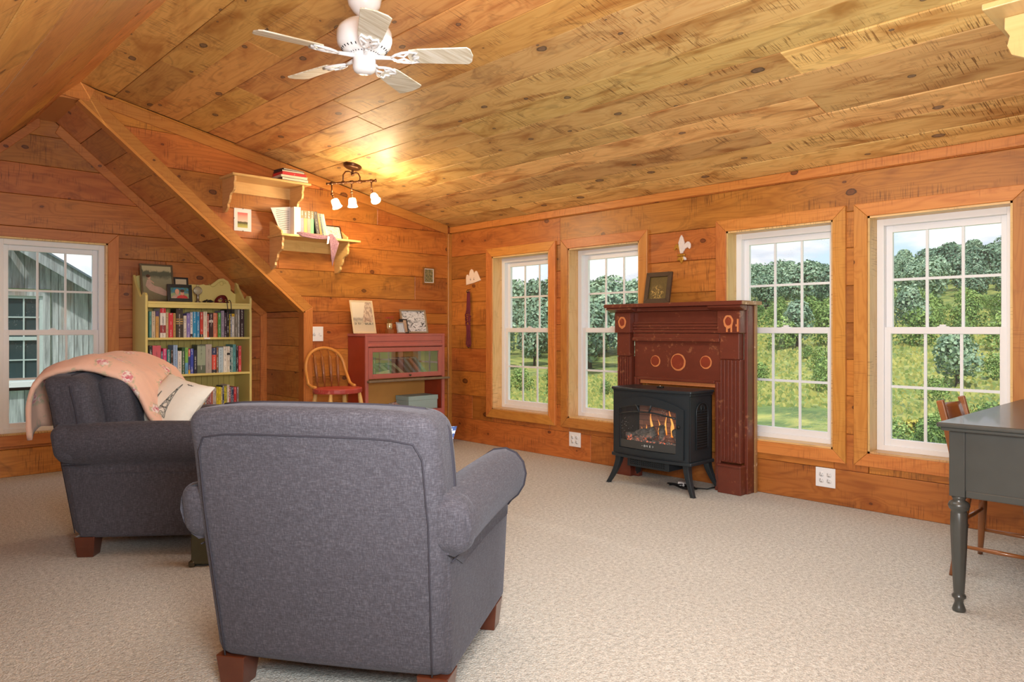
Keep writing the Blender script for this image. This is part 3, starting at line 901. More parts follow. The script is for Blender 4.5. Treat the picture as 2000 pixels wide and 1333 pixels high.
def armchair(label, loc, heading):
    t = empty('armchair', loc, heading - R(90), label=label, cat='armchair', group='matching slate upholstered armchairs')
    lean = lambda z: -(z - .1) * .17
    tp = lambda z: 1 + .05 * max(0, min(1, (z - .1) / .5))
    # base
    m = M()
    m.rbox(-.375, .375, .03, .70, .095, .45, .02, 3, 4, lambda p: (p.x * tp(p.z), p.y + (lean(p.z) if p.y < .3 else .02 * (p.z - .1) / .35), p.z))
    m.obj('base', MAT['fab'], t)
    # back
    def fb(p):
        z = p.z; y = p.y + lean(z)
        roll = max(0, (z - .70) / .19)
        y += -.012 * math.cos(p.x / .37 * 1.5) - .02 * roll * roll
        x = p.x * (tp(z) if z < .5 else 1.05 - .07 * max(0, z - .5))
        zz = z - (.02 * (p.x / .37) ** 4 if z > .6 else 0)
        return (x, y, zz)
    m = M(); m.rbox(-.37, .37, 0, .2, .095, .885, .05, 5, 9, fb); m.obj('backrest', MAT['fab'], t)
    # seams on the outside back
    m = M()
    F = lambda x, z, o=.004: Vector(fb(Vector((x, 0, z)))) + Vector((0, -o + .0015, 0))
    pts = [F(-.33, .10 + .01)] + [F(-.33, .1 + i * .066) for i in range(1, 11)] + [F(-.31, .80)] + [F(-.31 + .062 * i, .805) for i in range(1, 10)] + [F(.31, .80)] + [F(.33, .76 - i * .066) for i in range(10)] + [F(.33, .11)]
    m.tube(pts, .0024, 6); m.obj('back_seam', MAT['pipe'], t)
    for sg in (-1, 1):
        m = M()
        pts = []
        for i in range(9):
            a = i / 8
            z = .60 + a * .22; pts.append(Vector(fb(Vector((sg * .37, .13, z)))) + Vector((sg * .001, 0, 0)))
        for i in range(1, 6):
            a = R(90) * i / 5
            pts.append(Vector(fb(Vector((sg * (.37 - .06 * (1 - math.cos(a))), .13, .82 + .06 * math.sin(a))))) + Vector((0, 0, .002)))
        m.tube(pts, .005, 6); m.obj('piping', MAT['pipe'], t)
    m = M(); pts = [Vector(fb(Vector((-.31 + .062 * i, .13, .884)))) + Vector((0, 0, .001)) for i in range(11)]
    m.tube(pts, .005, 6); m.obj('piping', MAT['pipe'], t)
    # arms: pear shaped rolls
    prof = [(.27, .40), (.268, .50), (.275, .57), (.30, .615), (.34, .642), (.385, .648), (.424, .632), (.450, .600), (.460, .558), (.452, .515), (.43, .479), (.404, .457), (.392, .44), (.39, .40)]
    for sg in (-1, 1):
        m = M()
        ys = [-.046, -.03, .1, .25, .4, .52, .62, .675, .694, .70]
        sc2 = [.95, .995, 1, 1, 1, 1, 1, 1, .985, .93]
        cx, cz = .365, .54
        vs_ = []
        for y, s_ in zip(ys, sc2):
            for (x, z) in prof:
                if y < .02: z = max(z, .462 + .25 * max(0, .405 - x)) if x > .3 else max(z, .47)
                X = cx + (x - cx) * s_; Z = cz + (z - cz) * s_
                if y > .3: Z += .0; 
                yy = y - (.17 * (Z - .54) if y < .02 else 0)
                vs_.append((sg * X, yy, Z + .012 * math.sin(max(0, y) * 4)))
        n = len(prof); fs = []
        for i in range(len(ys) - 1):
            for k_ in range(n - 1):
                q = (i * n + k_, i * n + k_ + 1, (i + 1) * n + k_ + 1, (i + 1) * n + k_)
                fs.append(q if sg < 0 else q[::-1])
            fs.append((i * n + n - 1, i * n, (i + 1) * n, (i + 1) * n + n - 1))
        for ring in (0, len(ys) - 1):
            ctr = sum((Vector(vs_[ring * n + k_]) for k_ in range(n)), Vector()) / n
            vs_.append(tuple(ctr))
            for k_ in range(n): fs.append((len(vs_) - 1, ring * n + k_, ring * n + (k_ + 1) % n))
        m.add(vs_, fs, True)
        m.rbox(*sorted((sg * .305, sg * .452)), -.068, .05, .468, .640, .05, 5, 2, lambda p: (p.x, p.y - .17 * (p.z - .54), p.z))
        arm = m.obj('arm', MAT['fab'], t)
        m = M(); loop = []
        for x, z in prof[1:-1]:
            X = cx + (x - cx) * 1.0; Z = cz + (z - cz) * 1.0
            loop.append((sg * X, .686, Z + .012 * math.sin(.686 * 4)))
        m.tube(loop, .006, 6); m.obj('piping', MAT['pipe'], arm)
    for sg in (-1, 1):
        m = M()   # seam under the roll
        m.tube([(sg * .397, -.03 + .69 * i / 8, .450 + .012 * math.sin(max(0, -.03 + .69 * i / 8) * 4)) for i in range(9)], .002, 5)
        m.obj('arm_seam', MAT['pipe'], t)
    m = M(); m.rbox(-.262, .262, .12, .74, .42, .545, .04, 4, 4, lambda p: (p.x, p.y, p.z + (.015 * (1 - (p.x / .262) ** 2) if p.z > .5 else 0)))
    m.obj('seat_cushion', MAT['fab'], t)
    m = M(); m.rbox(-.255, .255, .14, .29, .53, .86, .06, 4, 4, lambda p: (p.x, p.y + lean(p.z) + .02, p.z)); m.obj('back_cushion', MAT['fab'], t)
    for sx in (-1, 1):
        for y in (.055, .635):
            m = M(); cx, cy = sx * .325, y
            a, b = .048, .037
            P = [(cx + i * b + sx * (-.0), cy + j * b, 0) for i, j in ((-1, -1), (1, -1), (1, 1), (-1, 1))] + [(cx + i * a, cy + j * a, .1) for i, j in ((-1, -1), (1, -1), (1, 1), (-1, 1))]
            m.add(P, [(0, 3, 2, 1), (4, 5, 6, 7), (0, 1, 5, 4), (1, 2, 6, 5), (2, 3, 7, 6), (3, 0, 4, 7)])
            m.obj('leg', MAT['leg'], t, bevel=.003)
    return t
ac1 = armchair('slate armchair in the foreground seen from behind', (1.079, 1.936, 0), R(34))
ac2 = armchair('slate armchair by the left window with a floral quilt over its back', (1.10, 4.28, 0), R(-38.5))

def in_frame(o, p):
    c, s_ = math.cos(o.rotation_euler.z), math.sin(o.rotation_euler.z)
    return Vector((o.location.x + p[0] * c - p[1] * s_, o.location.y + p[0] * s_ + p[1] * c, o.location.z + p[2]))

# floral quilt over the second armchair
def quilt_mat():
    t = NT('peach_floral_quilt')
    uv = t.n('ShaderNodeTexCoord').outputs['Object']
    vo = t.n('ShaderNodeTexVoronoi'); vo.inputs['Scale'].default_value = 9.5
    w = t.n('ShaderNodeVectorMath', operation='MULTIPLY_ADD')
    nzc = t.n('ShaderNodeTexNoise'); nzc.inputs['Scale'].default_value = 26; nzc.inputs['Detail'].default_value = 3; t.l(uv, nzc.inputs['Vector'])
    t.l(nzc.outputs['Color'], w.inputs[0]); w.inputs[1].default_value = (.05, .05, .05); t.l(uv, w.inputs[2])
    t.l(w.outputs[0], vo.inputs['Vector'])
    cs = t.n('ShaderNodeSeparateXYZ'); t.l(vo.outputs['Color'], cs.inputs[0])
    d = vo.outputs['Distance']
    sel = t.math('LESS_THAN', cs.outputs['X'], .85)
    base = t.mix(t.noise(uv, 5, 3), srgb(228, 176, 150), srgb(240, 200, 178))
    leafm_ = t.math('MULTIPLY', sel, t.ramp(d, [(.30, 1.0), (.46, 0.0)]))
    c = t.mix(t.math('MULTIPLY', leafm_, t.ramp(t.noise(uv, 50, 2), [(.45, 0.0), (.55, .75)])), base, srgb(170, 176, 140))
    pet = t.math('MULTIPLY', sel, t.ramp(d, [(.24, 1.0), (.30, 0.0)]))
    petc = t.mix(t.ramp(t.noise(uv, 60, 2), [(.42, 0.0), (.6, 1.0)]), srgb(238, 222, 212), srgb(212, 130, 138))
    c = t.mix(pet, c, petc)
    cen = t.math('MULTIPLY', sel, t.ramp(d, [(.07, 1.0), (.11, 0.0)]))
    c = t.mix(cen, c, srgb(196, 84, 104))
    t.set(Base_Color=c, Roughness=.85, Sheen_Weight=.2)
    t.bump(t.noise(uv, 22, 3), .5, .01)
    return t.m
prof = [(-.235, .60), (-.225, .68), (-.225, .76), (-.215, .84), (-.185, .89), (-.12, .92), (-.03, .935), (.05, .925), (.13, .89), (.19, .85), (.235, .77), (.27, .68), (.31, .60), (.37, .562), (.44, .56)]
def qs(a, b):
    x = -.44 + a * .66
    f = b * (len(prof) - 1); i = min(int(f), len(prof) - 2); g = f - i
    y = prof[i][0] * (1 - g) + prof[i + 1][0] * g; z = prof[i][1] * (1 - g) + prof[i + 1][1] * g
    n_ = mnoise.noise(Vector((x * 7, b * 5, 1.7))) * .028 + mnoise.noise(Vector((x * 16, b * 9, 4))) * .012
    edge = max(0, (x - .12) / .08)
    dirv = Vector((0, -1, .3)).lerp(Vector((0, .6, 1)), b)
    skew = .05 * math.sin(b * 4 + 1)
    return Vector((x + skew + .02 * mnoise.noise(Vector((b * 6, 3, x))), y, z - .03 * edge * edge - .05 * (a < .1) * (0.1 - a) * 10)) + dirv.normalized() * (n_ + .012)
m = M(); m.grid(34, 46, qs)
q = m.obj('quilt', quilt_mat()); q.location = ac2.location; q.rotation_euler = ac2.rotation_euler
so = q.modifiers.new('thick', 'SOLIDIFY'); so.thickness = .022; so.offset = 1
tag(q, 'peach floral quilt draped over the back of the left armchair', 'quilt')

# pillows
def pillow_pts(w, h, th, n=22):
    def f(a, b, sgn):
        u, v = a * 2 - 1, b * 2 - 1
        e = max(0, (1 - abs(u) ** 2.6)) ** .55 * max(0, (1 - abs(v) ** 2.6)) ** .55
        pin = 1 - .09 * (1 - abs(u * u)) * abs(v) ** 2
        pin2 = 1 - .09 * (1 - abs(v * v)) * abs(u) ** 2
        return Vector((u * w / 2 * pin2, sgn * th / 2 * e, v * h / 2 * pin + .004 * mnoise.noise(Vector((u * 3, v * 3, sgn)))))
    return f
def pillow(label, w, h, th, mat, loc, rot):
    f = pillow_pts(w, h, th)
    m = M(); m.grid(22, 22, lambda a, b: f(a, b, 1)); m.grid(22, 22, lambda a, b: f(b, a, -1))
    o = m.obj('pillow', mat); o.location = loc; o.rotation_euler = rot
    mm = o.modifiers.new('weld', 'WELD'); mm.merge_threshold = .0005
    tag(o, label, 'pillow', None)
    return o, f
MAT['linen'] = plain('white_linen', srgb(238, 234, 222), .85, var=.04, scale=40, bump=.3)
MAT['ink'] = plain('grey_print', srgb(112, 112, 106), .9, var=.2)
a_ = ac2.rotation_euler.z
p1, pf = pillow('cream pillow printed with an iron lattice tower, on the left armchair', .34, .33, .13, MAT['linen'],
    in_frame(ac2, (.03, .345, .70)), (R(-38), R(12), a_ + R(62)))
# printed lattice tower on the face turned to the room
def on_p(u, v, sg): 
    q_ = pf((u + 1) / 2, (v + 1) / 2, sg); return q_ + Vector((0, sg * .0015, 0))
m = M()
for cx, s_ in ((.12, 1.0), (-.38, .62)):
    def E(x, z): return on_p(cx + x * s_ * .9, -.62 + z * s_ * 1.3, -1)
    for sg in (-1, 1):
        cv = [(.26, 0), (.19, .16), (.135, .3), (.095, .45), (.06, .62), (.03, .8), (.008, .98)]
        m.tube([E(sg * x, z) for x, z in cv], .0022, 4)
        m.tube([E(sg * (x - .05 if x > .08 else 0), z) for x, z in cv[:5]], .0014, 4)
        for (x0, z0), (x1, z1) in zip(cv, cv[1:]): m.tube([E(-x0, z0), E(x1, z1)], .0011, 3); m.tube([E(x0, z0), E(-x1, z1)], .0011, 3)
    for x, z in ((.16, .25), (.1, .45), (.04, .78)): m.tube([E(-x, z), E(x, z)], .0028, 4)
    m.tube([E(.2 * math.cos(a / 8 * math.pi) * .8, .01 + .13 * math.sin(a / 8 * math.pi)) for a in range(9)], .0014, 4)
m.obj('printed_tower', MAT['ink'], p1)
m = M()
for i in range(5):
    m.tube([on_p(.25 + .02 * i + .05 * j, .72 + .03 * math.sin(j * 3 + i), -1) for j in range(4)], .0014, 4)
m.obj('printed_script', MAT['ink'], p1)
def bp():
    t = NT('blue_white_print'); uv = t.n('ShaderNodeTexCoord').outputs['Object']
    t.set(Base_Color=t.mix(t.ramp(t.noise(uv, 30, 3, .6, 1), [(.5, 0.0), (.54, 1.0)]), srgb(226, 236, 238), srgb(58, 84, 140)), Roughness=.85); return t.m
pillow('white pillow with a blue print on the foreground armchair', .30, .26, .10, bp(), in_frame(ac1, (.115, .40, .645)), (R(-24), 0, ac1.rotation_euler.z))

# low trunk between the armchairs
MAT['olive'] = plain('olive_canvas', srgb(74, 76, 58), .7, var=.2)
MAT['olive'] = plain('olive_canvas', srgb(74, 76, 58), .7, var=.2)
MAT['oldmetal'] = plain('aged_metal', srgb(96, 92, 78), .4, .8, .3)
tr = empty('suitcase', (1.438, 3.355, 0), R(-38.5), label='olive canvas suitcase with metal corners standing between the two armchairs', cat='suitcase')
m = M(); m.box(-.225, .225, -.045, -.004, .012, .36); m.obj('body', MAT['olive'], tr, bevel=.006)
m = M(); m.box(-.225, .225, .004, .045, .012, .36); m.obj('lid', MAT['olive'], tr, bevel=.006)
m = M(); m.box(-.22, .22, -.004, .004, .016, .356); m.obj('rim_band', MAT['oldmetal'], tr)
for sx in (-1, 1):
    for zz_ in (.016, .355):
        m = M(); m.rbox(sx * .222 - .014, sx * .222 + .014, -.05, .05, max(0, zz_ - .016), zz_ + .012, .007, 2, 1); m.obj('corner_cap', MAT['oldmetal'], tr)
m = M(); m.tube([(-.05, 0, .36), (-.045, 0, .385), (.045, 0, .385), (.05, 0, .36)], .007, 8); m.obj('handle', MAT['leg'], tr)

# ================================================================ mantelpiece
def redpaint(name, base, worn, amt=.5):
    t = NT(name)
    tc = t.n('ShaderNodeTexCoord').outputs['Object']
    n1 = t.noise(t.scale(tc, 6, 6, 18), 1, 4, .65); n2 = t.noise(tc, 30, 5, .7); n3 = t.noise(tc, 3.5, 3, .6)
    c = t.mix(n1, base, tuple(q * .62 for q in base[:3]) + (1,))
    c = t.mix(t.ramp(t.math('MULTIPLY_ADD', n3, .45, t.math('MULTIPLY', n2, .6)), [(.60, 0.0), (.66, amt)]), c, worn)
    t.set(Base_Color=c, Roughness=.42, Coat_Weight=.15)
    t.bump(n2, .2, .003)
    return t.m
MAT['mantel'] = redpaint('old_red_paint', srgb(116, 54, 38), srgb(190, 130, 88), .4)
MAT['mantel_l'] = plain('scraped_orange', srgb(206, 128, 76), .6, var=.2, scale=60)
MAT['mantel_d'] = redpaint('brick_red_paint', srgb(146, 60, 38), srgb(190, 110, 70), .3)
MAT['rawedge'] = redpaint('raw_chipped_edge', srgb(176, 134, 88), srgb(226, 208, 180), .9)
XM = 4.42
mt = empty('mantelpiece', (XM, 2.97, 0), label='old red painted wooden mantelpiece standing against the window wall', cat='mantelpiece')
LM = mt.location.copy()
def mb(name, x0, x1, y0, y1, z0, z1, mat='mantel', bevel=.004, parent=mt):
    m = M(); m.box(x0 - LM.x, x1 - LM.x, y0 - LM.y, y1 - LM.y, z0, z1)
    return m.obj(name, MAT[mat], parent, bevel=bevel)
Y0, Y1 = 2.44, 3.495
mb('shelf', 4.32, 4.575, 2.395, 3.545, 1.262, 1.290)
mb('raw_end', 4.322, 4.575, 2.391, 2.3949, 1.264, 1.288, 'rawedge', 0)
for ya, yb in ((3.29, 3.53), (2.415, 2.66)):   # cove under the shelf
    m = M(); prof2 = [(0, 0), (0, .035), (-.085, .035), (-.09, .022), (-.075, .016), (-.045, .004), (-.03, 0)]
    m.prism([(p[0], p[1]) for p in prof2], ya, yb, lambda u, v, w: Vector((XM + u, w, 1.227 + v)) - LM); m.obj('cove_moulding', MAT['mantel'], mt, bevel=.002)
mb('cove_moulding', XM - .03, XM + .02, 2.66, 3.29, 1.232, 1.262, bevel=.008)
for i, (ya, yb) in enumerate(((3.345, 3.49), (2.445, 2.615))):
    b = mb('corner_block', XM - .035, XM + .05, ya, yb, 1.075, 1.227)
    yc = (ya + yb) / 2
    m = M(); m.lathe([(0, 0), (.045, 0), (.045, .003), (0, .003)], lambda x, y, z: Vector((XM - .035 - z, yc + x * .8, 1.152 + y)) - LM, 28, fac=lambda a, z: 1 + .03 * math.sin(7 * a) + .02 * math.sin(3 * a)); m.flat().obj('scraped_ring', MAT['mantel_l'], b)
    m = M(); m.lathe([(0, 0), (.029, 0), (.029, .004), (0, .004)], lambda x, y, z: Vector((XM - .035 - z, yc + x * .8, 1.155 + y)) - LM, 24, fac=lambda a, z: 1 + .03 * math.sin(5 * a + 1)); m.flat().obj('paint_spot', MAT['mantel_d'], b)
    if i == 1:
        for yy, z0, z1 in ((yc + .01, 1.083, 1.13), (yc - .022, 1.082, 1.125), (ya + .016, 1.085, 1.17), (ya + .026, 1.12, 1.135)):
            m = M(); m.box(XM - .0375 - LM.x, XM - .034 - LM.x, yy - .006 - LM.y, yy + .006 - LM.y, z0, z1); m.obj('paint_drip', MAT['mantel_l'], b)
    mb('upper_pilaster', XM - .012, XM + .05, ya + .02, yb - .005, .90, 1.075)
    # fluted pilaster
    p = mb('pilaster', XM, XM + .05, ya + .015, yb - .005, .205 if i else .19, .90)
    w = (yb - ya - .02)
    for k_ in range(6):
        y = ya + .022 + (w - .014) * k_ / 5
        m = M(); m.bar((XM - .004 - LM.x, y - LM.y, .215), (XM - .004 - LM.x, y - LM.y, .893), .011, .011); m.obj('flute', MAT['mantel'], p, bevel=.004)
    pl = mb('plinth', XM - .03, XM + .05, ya - .0, yb + .0, 0, .19)
    mb('plinth_cap', XM - .037, XM + .03, ya - .004, yb + .004, .178, .196, bevel=.006)
mb('rear_stile', XM + .045, 4.575, 2.435, 2.46, 0, 1.262)
mb('rear_stile', XM + .045, 4.575, 3.475, 3.499, 0, 1.262)
mb('raw_side_edge', 4.548, 4.578, 2.424, 2.4345, 0, 1.262, 'rawedge', .002)
mb('frieze_panel', XM + .02, XM + .05, 2.615, 3.345, 1.15, 1.232)
for k_, (z, d, h_) in enumerate(((1.145, .012, .012), (1.125, .02, .012), (1.105, .014, .014), (1.083, .024, .014), (1.05, .018, .03), (1.024, .030, .018))):
    mb('reed_moulding', XM + .02 - d, XM + .05, 2.615, 3.345, z - h_ / 2, z + h_ / 2 + .006, bevel=.004)
mb('frieze_board', XM + .022, XM + .05, 2.615, 3.345, .745, 1.15)
for yc, z, r_ in ((3.155, .868, .042), (2.96, .866, .062), (2.735, .872, .046)):
    m = M(); m.lathe([(0, 0), (r_, 0), (r_, .002), (0, .002)], lambda x, y, zz: Vector((XM + .022 - zz, yc + x, z + y)) - LM, 30, fac=lambda a, q_: 1 + .015 * math.sin(9 * a)); o = m.flat().obj('scraped_ring', MAT['mantel_l'], mt)
    m = M(); m.lathe([(0, 0), (r_ * .84, 0), (r_ * .84, .003), (0, .003)], lambda x, y, zz: Vector((XM + .022 - zz, yc + x + .003, z + y + .002)) - LM, 30, fac=lambda a, q_: 1 + .015 * math.sin(7 * a)); m.flat().obj('paint_spot', MAT['mantel_d'], o)
mb('opening_header', XM + .005, XM + .06, 2.66, 3.30, .728, .748, 'mantel', .003)
mb('opening_header', XM + .03, XM + .09, 2.66, 3.30, .70, .728, 'mantel_l', .003)
for ya in (2.615, 3.30):
    mb('inner_stile', XM + .012, XM + .06, ya, ya + .045, 0, .745)
    mb('inner_bead', XM + .002, XM + .02, ya + .018, ya + .03, .02, .74, bevel=.005)

# picture leaning on the shelf
MAT['darkframe'] = plain('dark_brown_frame', srgb(70, 52, 36), .5, var=.3)
def painting(name, label, cat, c0, U, Vd, w, h, d, fr, fmat, pic, parts=True, group=None):
    """frame with mitred sides; c0: bottom left, U along, Vd up, front normal = U x V"""
    U = Vector(U).normalized(); Vd = Vector(Vd).normalized(); N = U.cross(Vd).normalized()
    t = empty(name, c0, label=label, cat=cat, group=group)
    T = lambda u, v, w_=0: U * u + Vd * v + N * w_
    for poly in ([(0, 0), (w, 0), (w - fr, fr), (fr, fr)], [(w, 0), (w, h), (w - fr, h - fr), (w - fr, fr)], [(w, h), (0, h), (fr, h - fr), (w - fr, h - fr)], [(0, h), (0, 0), (fr, fr), (fr, h - fr)]):
        m = M(); m.prism(poly, 0, d, T); m.obj('frame_side', fmat, t, bevel=.0015)
    m = M(); m.prism([(fr * .8, fr * .8), (w - fr * .8, fr * .8), (w - fr * .8, h - fr * .8), (fr * .8, h - fr * .8)], 0, d * .4, T)
    # uv 0..1 over the picture
    for fi in list(m.uv): m.uv[fi] = [((a - fr) / (w - 2 * fr), (b - fr) / (h - 2 * fr)) for a, b in m.uv[fi]]
    m.obj('picture', pic, t)
    return t, T
def pic_mat(name, fn):
    t = NT(name); uv = t.n('ShaderNodeUVMap').outputs[0]
    sp = t.n('ShaderNodeSeparateXYZ'); t.l(uv, sp.inputs[0])
    c = fn(t, uv, sp.outputs['X'], sp.outputs['Y']); t.set(Base_Color=c, Roughness=.5); return t.m
def p_flower(t, uv, u, v):
    n = t.noise(uv, 9, 4, .6, 1.5)
    d = t.n('ShaderNodeVectorMath', operation='DISTANCE'); t.l(uv, d.inputs[0]); d.inputs[1].default_value = (.45, .25, 0)
    f = t.math('MULTIPLY', t.ramp(n, [(.52, 0.0), (.58, 1.0)]), t.ramp(d.outputs['Value'], [(.2, 1.0), (.42, 0.0)]))
    return t.mix(f, t.mix(n, srgb(78, 62, 30), srgb(112, 92, 44)), srgb(206, 172, 96))
painting('framed_picture', 'small dark framed flower picture leaning on the mantelpiece', 'picture', (4.47, 3.275, 1.291), (0, -1, 0), (.045, 0, .225), .225, .235, .018, .034, MAT['darkframe'], pic_mat('flower_picture', p_flower))

# ================================================================ electric stove
MAT['iron'] = plain('black_enamel', srgb(44, 52, 58), .38, .3, .1, 40)
MAT['iron_d'] = plain('soot_black', srgb(16, 17, 18), .6)
MAT['screen'] = plain('smoky_panel', srgb(64, 66, 66), .25)
SX, SYL, SYR = 4.135, 3.295, 2.665
st = empty('electric_stove', (4.28, 2.98, 0), label='black electric stove with glowing flames in front of the mantelpiece', cat='stove')
LSt = st.location.copy()
TSt = lambda x, y, z: Vector((x, y, z)) - LSt
bow = lambda y: -.035 * (1 - ((y - 2.98) / .315) ** 2)     # the front bows towards the room
XBk = 4.405
def slab_bow(name, ext, z0, z1, bev):
    m = M(); ys = [SYR - ext + (SYL - SYR + 2 * ext) * i / 16 for i in range(17)]
    poly = [(XBk + ext * .3, SYR - ext), (XBk + ext * .3, SYL + ext)] + [(SX + bow(y) - ext, y) for y in ys[::-1]]
    m.prism(poly, z0, z1, TSt); return m.obj(name, MAT['iron'], st, bevel=bev)
slab_bow('top_plate', .016, .672, .692, .006)
slab_bow('top_moulding', .006, .655, .672, .003)
slab_bow('base_plate', .016, .198, .222, .006)
# case: back, sides, bottom, and a front face around the opening
m = M(); m.box(XBk - .01, XBk, SYR, SYL, .222, .655, TSt); m.obj('case_back', MAT['iron_d'], st)
for y0_, y1_ in ((SYR, SYR + .012), (SYL - .012, SYL)):
    m = M(); m.box(SX + .004, XBk, y0_, y1_, .222, .655, TSt); side = m.obj('side_panel', MAT['iron'], st, bevel=.002)
    if y0_ == SYR:   # arched louvre on the visible side
        yy = SYR - .002
        m = M(); arch = [(SX + .07, .30), (SX + .07, .55)] + [(SX + .14 - .07 * math.cos(a * math.pi / 10), .55 + .06 * math.sin(a * math.pi / 10)) for a in range(1, 10)] + [(SX + .21, .55), (SX + .21, .30)]
        m.prism(arch, yy - .002, yy + .004, lambda u, v, w_: TSt(u, w_, v)); m.obj('side_grille', MAT['iron_d'], side)
        m = M(); m.tube([TSt(a, yy - .003, b) for a, b in arch], .004, 5, closed=True); m.obj('grille_rim', MAT['iron'], side)
        m = M()
        for i in range(15): zz = .315 + i * .017; m.box(SX + .078, SX + .202, yy - .006, yy - .002, zz, zz + .006, TSt)
        m.obj('louvres', MAT['iron'], side, kind='stuff')
        m = M(); m.tube([TSt(SX + .14 + .022 * math.cos(a), yy - .004, .575 + .022 * math.sin(a)) for a in [i * .5236 for i in range(12)]], .003, 5, closed=True)
        m.tube([TSt(SX + .12, yy - .004, .545), TSt(SX + .14, yy - .004, .60), TSt(SX + .16, yy - .004, .545)], .003, 5); m.obj('tracery', MAT['iron'], side)
# arched front: opening curve
def arch_z(y, base, rise): return base + rise * (1 - ((y - 2.98) / .29) ** 2)
def front_band(name, yo, zo0, zo1f, yi, zi0, zi1f, xo, th, mat, parent):
    """ring between an outer and an inner arched outline, bent to the bow"""
    def outline(y_, z0, zf, n=18):
        p = [(-y_, z0)] ; p += [(-y_ + 2 * y_ * i / n, z0) for i in range(1, n + 1)]
        p += [(y_ - 2 * y_ * i / n, zf(2.98 + (y_ - 2 * y_ * i / n))) for i in range(n + 1)]
        return p
    A = outline(yo, zo0, zo1f); B = outline(yi, zi0, zi1f); n = len(A)
    m = M(); P = []
    for off in (0, th):
        for ring in (A, B):
            for (y, z) in ring: P.append(TSt(SX + xo + bow(2.98 + y) - off, 2.98 + y, z))
    fs = []
    for i in range(n):
        j = (i + 1) % n
        fs.append((2 * n + i, 2 * n + j, 3 * n + j, 3 * n + i))     # face
        fs.append((i, 2 * n + i, 2 * n + j, j)); fs.append((n + i, n + j, 3 * n + j, 3 * n + i))
        fs.append((i, j, n + j, n + i))
    m.add(P, fs); return m.obj(name, mat, parent, bevel=.0025)
front_band('front_face', .313, .222, lambda y: .655, .262, .29, lambda y: arch_z(y, .535, .065), .004, .012, MAT['iron'], st)
door = front_band('door_frame', .285, .238, lambda y: arch_z(y, .565, .07), .235, .272, lambda y: arch_z(y, .525, .055), -.008, .018, MAT['iron'], st)
m = M()
m.tube([TSt(SX - .024 + bow(2.98 + y), 2.98 + y, arch_z(2.98 + y, .49, .045)) for y in [-.235 + .47 * i / 14 for i in range(15)]], .006, 6)
for y in (-.03, .05): m.tube([TSt(SX - .024 + bow(2.98 + y), 2.98 + y, arch_z(2.98 + y, .49, .045)), TSt(SX - .024 + bow(2.98 + y * 1.6), 2.98 + y * 1.6, arch_z(2.98 + y, .53, .055))], .007, 6)
m.obj('arched_bar', MAT['iron'], door)
m = M(); m.lathe([(0, 0), (.009, .002), (.007, .012), (.012, .018), (.012, .026), (0, .03)], lambda x, y, z: TSt(SX - .022 - z, 2.725 + x, .455 + y), 14); m.obj('door_knob', MAT['iron_d'], door)
for z in (.31, .56):
    m = M(); m.tube([TSt(SX + .005, SYL - .004, z - .012), TSt(SX + .005, SYL - .004, z + .012)], .006, 8); m.obj('hinge', MAT['iron_d'], door)
m = M(); m.grid(9, 2, lambda a, b: TSt(SX - .018 + bow(2.745 + .47 * a), 2.745 + .47 * a, .275 + .055 * b), False); m.obj('control_strip', MAT['screen'], door)
MAT['glow_txt'] = plain('pale_symbols', srgb(210, 210, 205), .5, emit=srgb(210, 210, 205), es=.3)
m = M()
for k_, y in enumerate((3.01, 2.99, 2.97, 2.945, 2.92)):
    x_ = SX - .0195 + bow(y); z = .303
    if k_ in (1,): m.tube([TSt(x_, y + .006 * math.cos(a), z + .006 * math.sin(a)) for a in [i * .785 for i in range(8)]], .0012, 4, closed=True)
    elif k_ == 2: m.tube([TSt(x_, y + .005, z - .006), TSt(x_, y + .004, z + .006), TSt(x_, y, z), TSt(x_, y - .004, z + .006), TSt(x_, y - .005, z - .006)], .0011, 4)
    elif k_ == 3: [m.tube([TSt(x_, y + .004, z + q_), TSt(x_, y - .004, z + q_)], .0011, 4) for q_ in (-.006, 0, .006)]; m.tube([TSt(x_, y + .004, z - .006), TSt(x_, y + .004, z + .006)], .0011, 4)
    elif k_ == 4: m.tube([TSt(x_, y + .005, z - .006), TSt(x_, y - .001, z), TSt(x_, y + .005, z + .006)], .0011, 4)
    else: m.tube([TSt(x_, y, z - .003), TSt(x_, y, z + .003)], .0011, 4)
m.obj('printed_symbols', MAT['glow_txt'], door)
# firebox
def brickmat():
    t = NT('firebox_brick'); oi = t.n('ShaderNodeObjectInfo').outputs['Random']
    tc = t.n('ShaderNodeTexCoord').outputs['Object']
    t.set(Base_Color=t.mix(oi, srgb(140, 92, 74), srgb(168, 112, 88)), Roughness=.8, Emission_Color=srgb(150, 84, 58), Emission_Strength=.0); return t.m
MAT['brick'] = brickmat()
fb_ = empty('firebox', (0, 0, 0), parent=st)
m = M(); m.box(XBk - .045, XBk - .02, SYR + .05, SYL - .05, .26, .64, TSt); m.obj('back_wall', MAT['iron_d'], fb_)
bw_, bh = .085, .036
for r_ in range(9):
    z = .285 + r_ * (bh + .003)
    y = SYR + .07 - (bw_ / 2 if r_ % 2 else 0)
    while y < SYL - .07:
        ya, yb = max(y, SYR + .06), min(y + bw_ - .003, SYL - .06)
        if yb - ya > .012:
            m = M(); m.box(XBk - .052, XBk - .044, ya, yb, z, min(z + bh, .635), TSt); m.obj('brick', MAT['brick'], fb_, bevel=.001)
        y += bw_
m = M(); m.box(SX + .02, XBk - .02, SYR + .045, SYL - .045, .25, .30, TSt); m.obj('ember_bed', MAT['iron_d'], fb_)
for y0_, y1_ in ((SYR + .03, SYR + .045), (SYL - .045, SYL - .03)):
    m = M(); m.box(SX + .02, XBk - .02, y0_, y1_, .25, .64, TSt); m.obj('side_liner', MAT['iron_d'], fb_)
